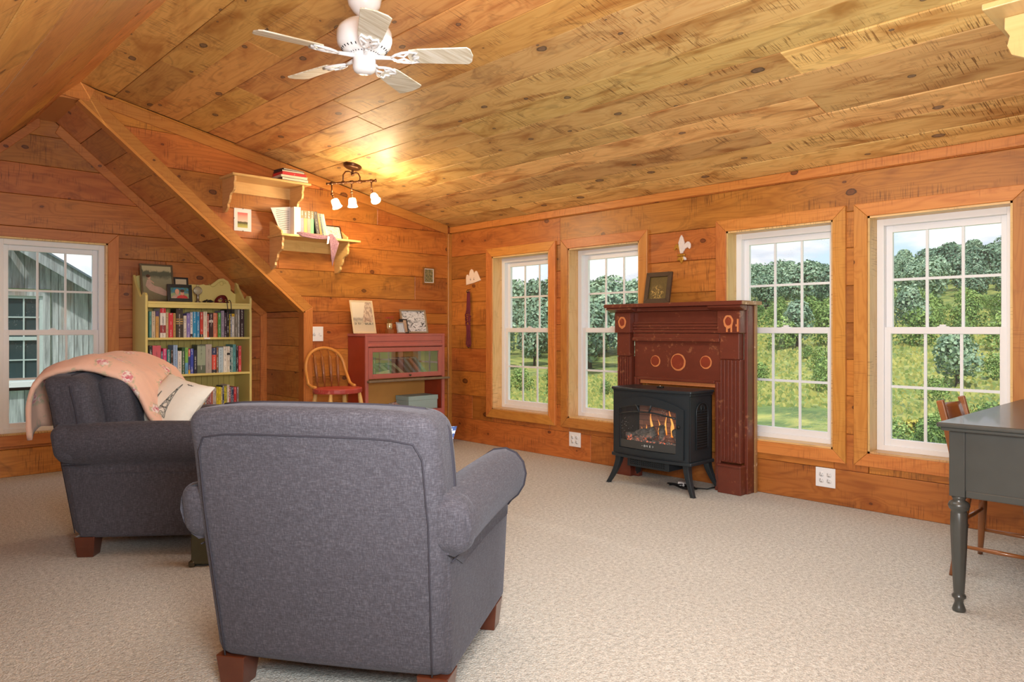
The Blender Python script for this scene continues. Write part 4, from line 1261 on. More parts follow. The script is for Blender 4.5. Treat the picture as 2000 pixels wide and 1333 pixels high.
def logmat():
    t = NT('charred_log'); tc = t.n('ShaderNodeTexCoord').outputs['Object']
    n = t.noise(tc, 34, 5, .7, 1); em = t.ramp(n, [(.54, 0.0), (.64, 1.0)])
    sp = t.n('ShaderNodeSeparateXYZ'); t.l(tc, sp.inputs[0])
    low = t.ramp(sp.outputs['Z'], [(.32, 1.0), (.37, 0.0)])
    t.set(Base_Color=t.ramp(n, [(.35, srgb(30, 28, 28)), (.6, srgb(120, 114, 108))]), Roughness=.9, Emission_Color=srgb(255, 96, 24))
    t.l(t.math('MULTIPLY', t.math('MULTIPLY', em, low), 1.6), t.bsdf.inputs['Emission Strength']); t.bump(n, .8, .01); return t.m
MAT['log'] = logmat()
def lg(a, b, r_, seed):
    a = Vector(a); b = Vector(b); pts = [a.lerp(b, i / 7) + Vector((0, 0, .004 * math.sin(i * 1.7 + seed))) for i in range(8)]
    m = M(); m.tube(pts, [r_ * (1 + .14 * math.sin(i * 2.1 + seed)) for i in range(8)], 10); m.obj('log', MAT['log'], fb_)
lg(TSt(4.19, 3.22, .335), TSt(4.24, 3.02, .395), .026, 1)
lg(TSt(4.17, 3.13, .33), TSt(4.16, 2.96, .375), .024, 2)
lg(TSt(4.25, 2.965, .42), TSt(4.155, 2.90, .335), .022, 3)
lg(TSt(4.25, 2.86, .40), TSt(4.155, 2.76, .335), .024, 4)
for y in (3.13, 3.02, 2.92, 2.81): lg(TSt(4.15, y + .05, .315), TSt(4.15, y - .045, .312), .02, y * 9)
def flamemat():
    t = NT('flame'); tc = t.n('ShaderNodeTexCoord').outputs['Generated']; sp = t.n('ShaderNodeSeparateXYZ'); t.l(tc, sp.inputs[0])
    c = t.ramp(sp.outputs['Z'], [(.0, srgb(255, 132, 30)), (.45, srgb(255, 184, 92)), (1, srgb(214, 108, 62))])
    t.nt.nodes.remove(t.bsdf); em = t.n('ShaderNodeEmission'); em.inputs[1].default_value = 1.15; t.l(c, em.inputs[0]); t.l(em.outputs[0], t.out.inputs[0]); return t.m
MAT['flame'] = flamemat()
def flame(y, x, z, h_, w, bend):
    m = M(); pts = []; rr = []
    for i in range(9):
        a = i / 8; pts.append(TSt(x, y + bend * a * a + .006 * math.sin(a * 6 + y * 40), z + h_ * a)); rr.append(w * (math.sin(min(1, a * 1.6 + .25) * math.pi / 2) * (1 - a) ** .75 + .02))
    m.tube(pts, rr, 8); m.obj('flame', MAT['flame'], fb_)
for y, z, h_, w, b in ((3.075, .36, .155, .013, .01), (3.11, .35, .08, .008, .02), (3.01, .365, .11, .010, .012), (2.955, .37, .15, .009, .0), (2.90, .36, .19, .012, .03), (2.91, .36, .1, .014, -.01),
                       (2.86, .36, .07, .018, -.02), (2.80, .35, .07, .007, .0), (2.775, .37, .1, .006, .0), (3.165, .36, .05, .006, 0), (2.985, .37, .05, .02, 0)):
    flame(y, 4.285, z - .01, h_ * 1.05, w, b)
gp = M(); gp.grid(9, 2, lambda a, b: TSt(SX - .014 + bow(2.745 + .47 * a), 2.745 + .47 * a, .33 + .25 * b), False)
gp.obj('glass_front', MAT['glass'], door)
# heater box and legs
m = M(); m.box(4.15, 4.34, 2.84, 3.19, .135, .198, TSt); hb = m.obj('heater_box', MAT['iron'], st, bevel=.003)
m = M()
for r_ in range(3):
    for i in range(16):
        y = 2.875 + i * .0185; z = .15 + r_ * .014
        m.bar(TSt(4.148, y, z), TSt(4.148, y + .011, z + .009), .003, .003)
m.obj('vent_louvres', MAT['iron_d'], hb, kind='stuff')
for (fx, fy, tx, ty) in ((4.12, 3.335, 4.155, 3.26), (4.125, 2.635, 4.155, 2.70), (4.455, 3.33, 4.40, 3.265), (4.46, 2.635, 4.40, 2.70)):
    m = M(); rows = []
    for i in range(9):
        a = i / 8; z = .2 * (1 - a); k_ = a ** 1.6
        x = tx + (fx - tx) * k_; y = ty + (fy - ty) * k_; w = .046 - .018 * a
        rows += [(x - w / 2, y - w / 2, z), (x + w / 2, y - w / 2, z), (x + w / 2, y + w / 2, z), (x - w / 2, y + w / 2, z)]
    fs = [(i * 4 + j, i * 4 + (j + 1) % 4, i * 4 + 4 + (j + 1) % 4, i * 4 + 4 + j) for i in range(8) for j in range(4)] + [(0, 1, 2, 3), (35, 34, 33, 32)]
    m.add([TSt(*p) for p in rows], fs); m.obj('leg', MAT['iron'], st, bevel=.004)
m = M(); m.rbox(4.24, 4.265, 2.955, 3.005, .69, .704, .006, 3, 2, T=TSt); kb = m.obj('remote_sensor', MAT['iron_d'], st)
m = M(); m.lathe([(0, 0), (.004, 0), (.004, .002), (0, .002)], lambda x, y, z: TSt(4.25 + x, 2.98 + y, .704 + z), 10); m.obj('sensor_light', MAT['glow_txt'], kb)
# cord
m = M(); pts = []
for i in range(60):
    a = i * .33; r_ = .06 + .012 * math.sin(i * .7)
    pts.append((4.33 + r_ * .5 * math.cos(a) + .01 * math.sin(i), 2.87 + .10 * math.sin(a * 1.0) * (1 if i < 40 else .6) - .0009 * i, .006 + .012 * abs(math.sin(i * .27))))
pts += [(4.36, 2.78, .006), (4.40, 2.70, .006), (4.44, 2.66, .02)]
m.tube(pts, .0045, 6); tag(m.obj('power_cord', MAT['iron_d']), 'black power cord coiled on the carpet beneath the electric stove', 'cord')
m = M(); m.box(4.36, 4.40, 2.86, 2.91, .003, .03); pg_ = m.obj('cord_tag', MAT['vinyl'], None, bevel=.003); tag(pg_, 'small white adapter lying on the carpet behind the stove', 'adapter')

# ================================================================ desk
MAT['desk'] = plain('charcoal_painted_wood', srgb(64, 66, 63), .34, var=.18, scale=12, coat=.25)
DX0, DX1, DY0, DY1 = 3.195, 4.45, .34, .89
dk = empty('desk', (3.8, .63, 0), label='charcoal painted writing desk with turned legs at the right edge', cat='desk')
LD = dk.location.copy()
TD = lambda x, y, z: Vector((x, y, z)) - LD
m = M(); m.box(DX0 - .055, DX1 + .05, DY0 - .03, DY1 + .03, .722, .74, TD); m.obj('desktop', MAT['desk'], dk, bevel=.006)
m = M(); m.box(DX0 - .04, DX1 + .035, DY0 - .02, DY1 + .018, .708, .722, TD); m.obj('top_moulding', MAT['desk'], dk, bevel=.004)
# corner posts, end panels, kneehole front
for x in (DX0, DX1 - .055):
    for y in (DY0, DY1 - .055):
        m = M(); m.box(x, x + .055, y, y + .055, .45, .71, TD)
        po = m.obj('corner_post', MAT['desk'], dk, bevel=.003)
        cx, cy = x + .0275, y + .0275
        m = M()
        prf = [(.0, .45), (.026, .45), (.024, .44), (.020, .435), (.034, .425), (.038, .413), (.034, .40), (.026, .392), (.029, .385), (.030, .33), (.027, .24), (.022, .13), (.019, .072), (.018, .07), (.025, .062), (.025, .055), (.017, .048), (.015, .036), (.02, .02), (.024, .008), (.022, 0), (0, 0)]
        m.lathe(prf[::-1], lambda a, b, c_: TD(cx + a, cy + b, c_), 32, fac=lambda a, z: 1 - (.07 * (math.cos(8 * a) > .2)) if .08 < z < .38 else 1)
        m.obj('leg', MAT['desk'], dk)
for x in (DX0 + .008, DX1 - .026):
    m = M(); m.box(x, x + .018, DY0 + .055, DY1 - .055, .47, .705, TD); m.obj('end_panel', MAT['desk'], dk)
    m = M(); m.box(x - .004, x + .024, DY0 + .055, DY1 - .055, .45, .478, TD); m.obj('bottom_rail', MAT['desk'], dk, bevel=.004)
m = M(); m.box(DX0 + .055, DX1 - .055, DY0 + .008, DY0 + .026, .45, .71, TD); m.obj('rear_panel', MAT['desk'], dk)
m = M(); m.box(DX0 + .40, DX1 - .40, DY1 - .03, DY1 - .012, .60, .705, TD); dr = m.obj('drawer', MAT['desk'], dk, bevel=.003)
m = M(); m.lathe([(0, 0), (.008, 0), (.006, .012), (.014, .02), (0, .028)], lambda x, y, z: TD(3.82 + x, DY1 - .012 + z, .65 + y), 14); m.obj('knob', MAT['oldmetal'], dr)
for xa in (DX0 + .055, DX1 - .40):
    m = M(); m.box(xa, xa + .345, DY1 - .03, DY1 - .012, .46, .705, TD); dr = m.obj('drawer', MAT['desk'], dk, bevel=.003)
    m = M(); m.lathe([(0, 0), (.008, 0), (.006, .012), (.014, .02), (0, .028)], lambda x, y, z: TD(xa + .17 + x, DY1 - .012 + z, .59 + y), 14); m.obj('knob', MAT['oldmetal'], dr)

# desk chair
MAT['maple'] = plain('honey_maple', srgb(140, 84, 42), .33, var=.22, scale=10, coat=.4)
ch = empty('desk_chair', (3.90, .88, 0), label='brown wooden chair with a low curved backrest tucked behind the desk', cat='chair')
LC_ = ch.location - Vector((.04, -.02, 0))
TCh = lambda x, y, z: Vector((x, y, z)) - LC_
m = M(); m.rbox(3.67, 4.03, .72, 1.06, .405, .43, .012, 3, 4, T=TCh); m.obj('seat', MAT['maple'], ch)
for (fx, fy, tx, ty) in ((3.625, 1.03, 3.74, .985), (4.075, 1.03, 3.965, .985), (3.63, .70, 3.73, .78), (4.07, .70, 3.97, .78)):
    m = M(); pts = [TCh(fx + (tx - fx) * a, fy + (ty - fy) * a, .408 * a) for a in (0, .2, .4, .41, .44, .45, .6, .72, .725, .74, .745, .9, 1)]
    m.tube(pts, [.011, .014, .0165, .0165, .015, .0165, .018, .0175, .015, .015, .0175, .016, .013], 10); m.obj('leg', MAT['maple'], ch)
def lp(f, t_, z): a = z / .408; return TCh(f[0] + (t_[0] - f[0]) * a, f[1] + (t_[1] - f[1]) * a, z)
A, B, C_, D_ = ((3.625, 1.03), (3.74, .985)), ((4.075, 1.03), (3.965, .985)), ((3.63, .70), (3.73, .78)), ((4.07, .70), (3.97, .78))
for p, q_, z in ((A, B, .24), (A, C_, .13), (B, D_, .13), (C_, D_, .2)):
    m = M(); m.tube([lp(p[0], p[1], z), (lp(p[0], p[1], z) + lp(q_[0], q_[1], z)) / 2, lp(q_[0], q_[1], z)], [.007, .0105, .007], 9); m.obj('stretcher', MAT['maple'], ch)
for sx, x in ((-1, 3.70), (1, 4.00)):
    m = M(); pts = [TCh(x - sx * .0, 1.015, .42), TCh(x + sx * .005, 1.04, .52), TCh(x + sx * .01, 1.065, .65), TCh(x + sx * .012, 1.095, .775)]
    for a, b in zip(pts, pts[1:]): m.bar(a, b, .024, .03, (0, 1, 0))
    m.obj('back_post', MAT['maple'], ch, bevel=.005)
m = M()
m.grid(9, 6, lambda a, b: TCh(3.71 + .29 * a, 1.055 + .04 * b + .03 * math.sin(a * math.pi), .63 + .12 * b))
bk = m.obj('back_rail', MAT['maple'], ch); so = bk.modifiers.new('thick', 'SOLIDIFY'); so.thickness = .014

# ================================================================ bookcase
MAT['yellow'] = plain('pale_yellow_paint', srgb(222, 206, 128), .45, var=.05, scale=6)
MAT['yellow_d'] = plain('yellow_beadboard', srgb(206, 188, 108), .5, var=.05, scale=6)
BX0, BX1, BYf, BYb = 1.845, 2.71, 6.15, 6.478
bc = empty('bookcase', ((BX0 + BX1) / 2, 6.31, 0), label='pale yellow painted bookcase with a scrolled back under the slope', cat='bookcase')
LB_ = bc.location.copy()
TBc = lambda x, y, z: Vector((x, y, z)) - LB_
sidep = [(BYb, 0), (BYb, 1.545), (BYb - .02, 1.548), (BYb - .05, 1.50), (BYb - .075, 1.47), (BYb - .13, 1.42), (BYb - .19, 1.365), (BYb - .215, 1.36), (BYb - .235, 1.375), (BYb - .26, 1.395), (BYf + .02, 1.39), (BYf + .0, 1.37), (BYf, 1.33), (BYf + .006, 1.28), (BYf, 1.24), (BYf, 0)]
for x0 in (BX0, BX1 - .02):
    m = M(); m.prism(sidep, x0, x0 + .02, lambda u, v, w: TBc(w, u, v)); m.obj('side_panel', MAT['yellow'], bc, bevel=.004)
shelves = [1.325, 1.035, .735, .43, .1]
for i, z in enumerate(shelves):
    m = M(); m.box(BX0 + .02, BX1 - .02, BYf + (0 if i else .0), BYb - .008, z - .018, z, TBc); sh_ = m.obj('shelf', MAT['yellow'], bc, bevel=.002)
m = M(); m.box(BX0 + .02, BX1 - .02, BYf + .002, BYf + .014, 1.275, 1.307, TBc); m.obj('top_rail', MAT['yellow'], bc, bevel=.003)
nb = 17
for i in range(nb):
    a = BX0 + .02 + (BX1 - BX0 - .04) * i / nb; b = BX0 + .02 + (BX1 - BX0 - .04) * (i + 1) / nb
    m = M(); m.box(a + .001, b - .001, BYb - .008, BYb, .08, 1.32, TBc); m.obj('bead_board', MAT['yellow_d'], bc, bevel=.002)
m = M()
bp_ = [(BX0 + .02, 1.325), (BX1 - .02, 1.325), (BX1 - .02, 1.42)]
cr = [(0, .215), (.05, .225), (.09, .20), (.11, .165), (.20, .165), (.27, .175), (.31, .155), (.38, .165), (.42, .20), (.46, .21), (.5, .165), (.62, .163), (.66, .17), (.68, .163), (.73, .165), (.77, .19), (.82, .222), (.87, .228), (.92, .205), (.945, .165), (.95, .12), (.98, .10)]
bp_ += [(BX0 + .02 + (BX1 - BX0 - .04) * a, 1.325 + b) for a, b in cr[::-1] if a < .99]
m.prism(bp_, BYb - .03, BYb - .008, lambda u, v, w: TBc(u, w, v)); cb = m.obj('scrolled_back', MAT['yellow'], bc, bevel=.003)
m = M(); sp_ = [TBc(2.57 + .035 * (1 - a / 14) * math.cos(a * .6), BYb - .031, 1.505 + .03 * (1 - a / 14) * math.sin(a * .6)) for a in range(13)]
m.tube(sp_, .003, 5); m.tube([TBc(2.45 + .14 * i / 8, BYb - .031, 1.50 - .025 * math.sin(i * .75)) for i in range(9)], .003, 5); m.obj('carved_scroll', MAT['yellow_d'], cb)
m = M(); m.box(2.30, 2.35, BYf - .002, BYf, 1.02, 1.033, TBc); m.obj('paper_label', MAT['vinyl'], bc)

# books
def book_mat():
    t = NT('book_cover')
    oi = t.n('ShaderNodeObjectInfo'); tc = t.n('ShaderNodeTexCoord').outputs['Object']
    sp = t.n('ShaderNodeSeparateXYZ'); t.l(tc, sp.inputs[0])
    sh_ = t.n('ShaderNodeCombineXYZ'); t.l(t.math('MULTIPLY', oi.outputs['Random'], 60), sh_.inputs[1])
    ad = t.n('ShaderNodeVectorMath', operation='ADD'); t.l(tc, ad.inputs[0]); t.l(sh_.outputs[0], ad.inputs[1])
    n = t.noise(t.scale(ad.outputs[0], 260, 1, 200), 1, 1, .5)
    cx = t.math('LESS_THAN', t.math('ABSOLUTE', sp.outputs['X']), .0042)
    band = t.ramp(t.noise(t.scale(ad.outputs[0], .1, 1, 16), 1, 1), [(.44, 0.0), (.47, 1.0)])
    txt = t.math('MULTIPLY', t.math('MULTIPLY', t.math('GREATER_THAN', n, .52), cx), band)
    c = t.mix(t.math('MULTIPLY', txt, .75), oi.outputs['Color'], t.n('ShaderNodeObjectInfo').outputs['Alpha'])
    t.set(Base_Color=c, Roughness=.45); return t.m
MAT['book'] = book_mat()
MAT['pages'] = plain('page_edges', srgb(226, 214, 188), .8, var=.1, scale=200)
rb = random.Random(3)
def book(label, group, x0, x1, y0, z0, h, depth, rgb, bands=(), ink=None, lean=0.0, dark=None, roll=0):
    w = x1 - x0
    o = empty('book', ((x0 + x1) / 2, y0, z0), label=label, cat='book', group=group)
    o.rotation_euler = (0, lean, 0)
    T = lambda a, b, c_: Vector((a, b, c_))
    m = M(); c_ = min(.0025, w * .2)
    for q in ((-w / 2, -w / 2 + c_, 0, depth, 0, h), (w / 2 - c_, w / 2, 0, depth, 0, h)): m.box(*q)
    m.box(-w / 2 + c_ * .9, w / 2 - c_ * .9, -.001, .003, 0, h)
    cov = m.obj('cover', MAT['book'], o)
    col = srgb(*rgb); lum = .3 * rgb[0] + .59 * rgb[1] + .11 * rgb[2]
    cov.color = (col[0], col[1], col[2], ink if ink is not None else (.03 if lum > 128 else .8))
    m = M(); m.box(-w / 2 + c_, w / 2 - c_, .003, depth - .004, .003, h - .004); m.obj('page_block', MAT['pages'], o)
    for (f0, f1, rgb2) in bands:
        m = M(); m.box(-w / 2 - .0002, w / 2 + .0002, -.0018, .004, h * f0, h * f1); b = m.obj('spine_band', MAT['book'], o)
        c2 = srgb(*rgb2); l2 = .3 * rgb2[0] + .59 * rgb2[1] + .11 * rgb2[2]; b.color = (c2[0], c2[1], c2[2], .03 if l2 > 128 else .8)
    return o
# (x0, x1, top) in a close-up of the photograph, turned into real widths and heights on the shelf's front plane
ROWS = [
 ('top', 1.035, 440, [
  (70, 97, 130, (86, 150, 146), 'teal paperback'), (98, 141, 125, (198, 186, 166), 'mottled cream book'),
  (145, 183, 125, (206, 160, 84), 'gold book with a purple top', ((.8, 1, (74, 60, 110)),)),
  (198, 265, 92, (226, 222, 216), 'tall white book with red top and band', ((.84, 1, (200, 38, 56)), (.16, .42, (150, 52, 56)))),
  (266, 296, 140, (190, 168, 130), 'tan book'), (298, 352, 150, (206, 50, 62), 'bright red hardback'), (354, 383, 152, (186, 150, 88), 'gold brown book'),
  (386, 469, 98, (58, 50, 44), 'thick dark brown book with gilt lines', ((.46, .49, (180, 150, 90)), (.53, .58, (190, 160, 100)), (.62, .65, (180, 150, 90)))),
  (476, 511, 182, (214, 206, 196), 'short white book'), (513, 554, 155, (128, 116, 186), 'lavender hardback'), (556, 584, 140, (206, 206, 210), 'narrow pale grey book', ((0, .14, (50, 50, 60)),)),
  (585, 628, 136, (40, 142, 190), 'bright blue book'), (629, 667, 138, (28, 128, 180), 'second bright blue book'), (670, 708, 142, (196, 62, 48), 'red book with a dark foot', ((0, .12, (50, 40, 40)),)),
  (710, 755, 136, (224, 214, 196), 'cream book'), (757, 776, 165, (190, 80, 52), 'thin rust book'), (778, 826, 150, (66, 40, 40), 'dark maroon book with a pale moon', ((.60, .70, (210, 206, 198)),)),
  (828, 868, 152, (222, 140, 112), 'salmon paperback'), (870, 882, 156, (206, 110, 50), 'thin orange book'), (883, 919, 150, (76, 150, 70), 'green paperback'),
  (922, 957, 126, (160, 148, 172), 'mauve grey book'), (960, 984, 150, (60, 40, 62), 'thin plum book'), (986, 1016, 112, (44, 36, 38), 'tall black book'),
  (1018, 1030, 168, (214, 190, 60), 'thin yellow book'), (1031, 1043, 172, (48, 78, 140), 'thin blue book'), (1045, 1077, 164, (222, 220, 214), 'white book with a yellow top', ((.88, 1, (226, 184, 40)),)),
  (1080, 1119, 112, (120, 116, 104), 'grey green book'), (1121, 1138, 114, (200, 200, 196), 'thin pale book beside black'), (1140, 1194, 110, (52, 36, 42), 'thick black book with red lettering', ())]),
 ('middle', .735, 868, [
  (66, 105, 520, (42, 40, 40), 'black hardback with white lettering'), (107, 208, 517, (206, 96, 110), 'very thick rose pink book'), (211, 230, 590, (110, 130, 150), 'thin blue grey book'),
  (232, 275, 556, (214, 70, 130), 'hot pink book'), (279, 322, 572, (50, 130, 130), 'deep teal book'), (324, 352, 577, (70, 56, 50), 'dark brown paperback'),
  (354, 405, 520, (150, 178, 216), 'tall light blue book'), (407, 454, 592, (224, 220, 214), 'white paperback'), (456, 492, 556, (52, 88, 56), 'dark green book'),
  (494, 530, 556, (110, 170, 210), 'book green above and blue below', ((.42, 1, (130, 186, 90)),)), (532, 555, 575, (60, 60, 130), 'book banded red, blue and yellow', ((.7, 1, (206, 80, 80)), (0, .16, (226, 180, 50)))),
  (557, 594, 572, (58, 78, 178), 'royal blue book'), (596, 634, 590, (40, 42, 60), 'navy paperback'), (637, 734, 528, (96, 108, 92), 'very thick grey green book', ((.28, .95, (150, 166, 146)),)),
  (736, 810, 527, (172, 164, 160), 'thick taupe book'), (812, 864, 572, (214, 76, 62), 'coral book with navy top and foot', ((.72, 1, (44, 58, 96)), (0, .13, (40, 46, 60)))),
  (866, 889, 570, (130, 96, 70), 'patterned brown book'), (891, 944, 572, (176, 200, 214), 'pale blue book'), (947, 989, 562, (228, 226, 218), 'white novel'),
  (991, 1024, 562, (218, 212, 200), 'white book with a black mark', ((.66, .75, (40, 40, 40)),)), (1026, 1039, 570, (40, 96, 100), 'thin dark teal book'), (1041, 1058, 576, (170, 200, 196), 'thin pale teal book'),
  (1060, 1095, 542, (92, 160, 166), 'sea green hardback'), (1097, 1124, 562, (44, 42, 44), 'black paperback'), (1126, 1160, 560, (206, 76, 80), 'red paperback at the row end')]),
 ('lower', .43, 1262, [
  (120, 150, 1030, (176, 120, 90), 'brown paperback'), (152, 190, 1030, (206, 196, 170), 'cream magazine'), (192, 226, 1030, (120, 140, 160), 'grey blue book'), (228, 262, 1030, (210, 190, 80), 'yellow annual'), (264, 298, 1026, (214, 206, 110), 'pale yellow annual'),
  (300, 321, 1025, (196, 200, 74), 'yellow green spine'), (322, 344, 1025, (206, 204, 60), 'lemon spine'), (346, 378, 1024, (160, 186, 176), 'pale blue green spine'), (379, 399, 1022, (222, 206, 50), 'bright yellow spine'), (400, 421, 1022, (226, 208, 40), 'second bright yellow spine'),
  (422, 445, 1022, (224, 204, 44), 'third bright yellow spine'), (446, 480, 1024, (228, 212, 52), 'wide yellow spine'), (482, 503, 1048, (204, 190, 166), 'short beige book'), (504, 521, 1046, (192, 176, 150), 'short tan book'),
  (523, 550, 1050, (206, 160, 140), 'pinkish paperback'), (552, 585, 1022, (206, 182, 140), 'sand coloured book'), (587, 612, 1024, (70, 110, 150), 'steel blue book'), (614, 630, 1046, (220, 212, 204), 'narrow white book'), (631, 648, 1046, (206, 196, 190), 'grey white book'),
  (650, 671, 1020, (214, 92, 60), 'vermilion book'), (673, 704, 1050, (222, 206, 186), 'short cream book'), (706, 727, 1012, (206, 150, 70), 'ochre book'), (729, 747, 1022, (60, 64, 66), 'black book with a white foot', ((0, .35, (220, 220, 216)),)),
  (749, 765, 1014, (150, 40, 56), 'crimson book'), (767, 784, 1014, (140, 50, 60), 'dark crimson book'), (786, 803, 1012, (156, 60, 96), 'magenta book'), (805, 824, 1010, (222, 140, 110), 'peach book'),
  (826, 844, 1015, (220, 214, 210), 'slim white book'), (845, 862, 1016, (200, 192, 188), 'slim grey book'), (864, 890, 1005, (216, 200, 52), 'tall yellow annual'), (891, 919, 1006, (220, 204, 48), 'second tall yellow annual'),
  (921, 936, 1012, (224, 214, 160), 'slim cream book'), (937, 956, 996, (52, 68, 110), 'navy hardback'), (958, 973, 1000, (222, 210, 60), 'slim yellow book'), (975, 990, 1000, (196, 196, 80), 'slim yellow green book'),
  (992, 1018, 986, (226, 214, 210), 'tall white hardback'), (1020, 1031, 1016, (186, 70, 70), 'slim red book'), (1033, 1049, 1018, (96, 116, 140), 'slate blue book'), (1050, 1069, 1018, (50, 66, 100), 'dark blue book'),
  (1071, 1102, 1020, (196, 50, 56), 'scarlet book'), (1104, 1130, 1022, (120, 106, 112), 'mauve grey paperback')]),
]
for rn, zs, yb_, lst in ROWS:
    prev = None
    for k_, it in enumerate(lst):
        a, b, top, rgb, nm = it[:5]; bands = it[5] if len(it) > 5 else ()
        yy = BYf + .022 + rb.uniform(0, .012)
        xa = at_y(280 + a / 6.06, 660, yy).x; xb = at_y(280 + b / 6.06, 660, yy).x
        dep = 1421 * 0 + at_y(280 + a / 6.06, 660, yy).dot(Vector((math.cos(TH), math.sin(TH), 0)))
        h_ = (yb_ - top) / 6.06 * dep / FPX * 1.0
        if xa < BX0 + .024: xa = BX0 + .024
        if xb > BX1 - .024: break
        lab = '%s, %s row of the yellow bookcase, %s' % (nm, rn, ('right of the ' + prev) if prev else 'first from the left')
        lab = ' '.join(lab.split()[:16])
        book(lab, 'books on the %s shelf of the yellow bookcase' % rn, xa + .0006, xb - .0006, yy, zs, h_, rb.uniform(.12, .17), rgb, bands)
        prev = ' '.join(nm.split()[:4]) if len(nm.split()) <= 4 else ' '.join(nm.split()[:3])
def words(txt, size, loc, rot, mat, parent=None, name='lettering'):
    cu = bpy.data.curves.new(name, 'FONT'); cu.body = txt; cu.size = size; cu.align_x = 'CENTER'; cu.align_y = 'CENTER'; cu.extrude = .0002
    tmp = bpy.data.objects.new(name, cu); COL.objects.link(tmp)
    dg = bpy.context.evaluated_depsgraph_get(); me = bpy.data.meshes.new_from_object(tmp.evaluated_get(dg))
    bpy.data.objects.remove(tmp); me.materials.clear(); me.materials.append(mat)
    o = bpy.data.objects.new(name, me); COL.objects.link(o); o.location = loc; o.rotation_euler = rot
    if parent: o.parent = parent
    return o
MAT['inkw'] = plain('white_ink', srgb(230, 228, 220), .6); MAT['inkk'] = plain('dark_ink', srgb(40, 60, 100), .6); MAT['inkr'] = plain('red_ink', srgb(190, 50, 60), .6)
for o in [o for o in COL.objects if o.name.startswith('book') and 'label' in o]:
    if 'tall white book with red top' in o['label'] and o['label'].startswith('tall white book with red'): words('THE ROYAL WE', .0135, (0, -.0022, .118), (R(90), R(90), 0), MAT['inkk'], o)
    if o['label'].startswith('black hardback with white'): words('STEPHEN KING', .016, (0, -.0022, .13), (R(90), R(90), 0), MAT['inkw'], o)

# things on top of the bookcase
zt = 1.3255
def p_river(t, uv, u, v):
    n = t.noise(uv, 6, 4, .6, 1)
    c = t.ramp(t.math('MULTIPLY_ADD', n, .25, v), [(.1, srgb(112, 100, 72)), (.4, srgb(138, 132, 100)), (.72, srgb(150, 148, 118)), (.84, srgb(92, 96, 76)), (.95, srgb(92, 98, 78)), (1.08, srgb(190, 180, 140))])
    return c
MAT['braid'] = plain('braided_dark_gold', srgb(112, 100, 78), .4, .5, .5, 220)
pt, PT = painting('framed_painting', 'large framed painting of a seated lady by a river, on top of the bookcase', 'picture', (1.865, 6.30, zt + .003), (1, 0, 0), (0, .075, .312), .255, .315, .012, .014, MAT['braid'], pic_mat('river_painting', p_river))
MAT['pinkdress'] = plain('pale_pink_paint', srgb(196, 166, 148), .6, var=.2); MAT['skin_p'] = plain('skin_paint', srgb(206, 168, 140), .6); MAT['hairp'] = plain('brown_hair_paint', srgb(86, 58, 40), .6)
def blob(poly, mat, nm, w0=.0062, w1=.007):
    m = M(); m.prism(poly, w0, w1, PT); m.obj(nm, mat, pt)
def ell(cx, cy, rx, ry, n=14, a0=0): return [(cx + rx * math.cos(a0 + i * 2 * math.pi / n), cy + ry * math.sin(a0 + i * 2 * math.pi / n)) for i in range(n)]
blob([(.035, .13), (.05, .18), (.075, .185), (.082, .15), (.105, .13), (.15, .12), (.20, .085), (.235, .06), (.235, .045), (.17, .05), (.1, .075), (.06, .095)], MAT['pinkdress'], 'painted_dress')
blob(ell(.065, .20, .012, .016), MAT['skin_p'], 'painted_face', .0064, .0073); blob(ell(.058, .212, .016, .013), MAT['hairp'], 'painted_hair', .0066, .0076)
blob([(.075, .168), (.098, .15), (.103, .155), (.08, .178)], MAT['skin_p'], 'painted_arm', .0066, .0076)
MAT['black'] = plain('black_frame', srgb(26, 24, 24), .35)
def p_beach(t, uv, u, v): return t.ramp(t.math('MULTIPLY_ADD', t.noise(uv, 5, 3, .5, 1), .3, v), [(.3, srgb(190, 166, 120)), (.62, srgb(178, 156, 118)), (.7, srgb(88, 80, 72)), (.82, srgb(110, 104, 96)), (.9, srgb(206, 190, 160))])
painting('framed_photo', 'small black framed beach photo behind the couple photo on the bookcase', 'picture', (2.12, 6.32, zt + .002), (1, 0, 0), (0, .03, .2), .118, .21, .016, .014, MAT['black'], pic_mat('beach_photo', p_beach))
def p_couple(t, uv, u, v):
    n = t.noise(uv, 7, 3, .6, 1)
    return t.mix(t.ramp(v, [(.4, 0.0), (.6, 1.0)]), t.mix(n, srgb(110, 140, 90), srgb(190, 196, 150)), t.mix(t.ramp(n, [(.45, 0.0), (.55, 1.0)]), srgb(60, 130, 170), srgb(80, 120, 80)))
c2, CT = painting('framed_photo', 'black framed colour photo of a smiling couple on the bookcase', 'picture', (2.03, 6.21, zt + .002), (1, 0, 0), (0, .02, .14), .195, .143, .014, .026, MAT['black'], pic_mat('couple_photo', p_couple))
MAT['redsh'] = plain('red_shirt', srgb(196, 60, 60), .6); MAT['skin2'] = plain('photo_skin', srgb(214, 156, 130), .6)
for cx, cz2, r_, shm in ((.078, .082, .020, 'pinkdress'), (.118, .074, .018, 'redsh')):
    m = M(); m.prism([(max(cx - .048, .027), .028), (min(cx + .046, .167), .028), (cx + .036, .046), (cx, .062), (cx - .036, .046)], .0058, .0064 + (.0006 if r_ < .019 else 0), CT); m.obj('person_shirt', MAT[shm], c2)
    m = M(); m.prism(ell(cx, cz2, r_ * .85, r_ * 1.2), .0068, .0078, CT); hd = m.obj('person_face', MAT['skin2'], c2)
    if r_ < .019:
        m = M(); m.prism(ell(cx, cz2 + .016, r_ * .95, r_ * .7), .0079, .0088, CT); m.obj('person_hair', MAT['hairp'], hd)
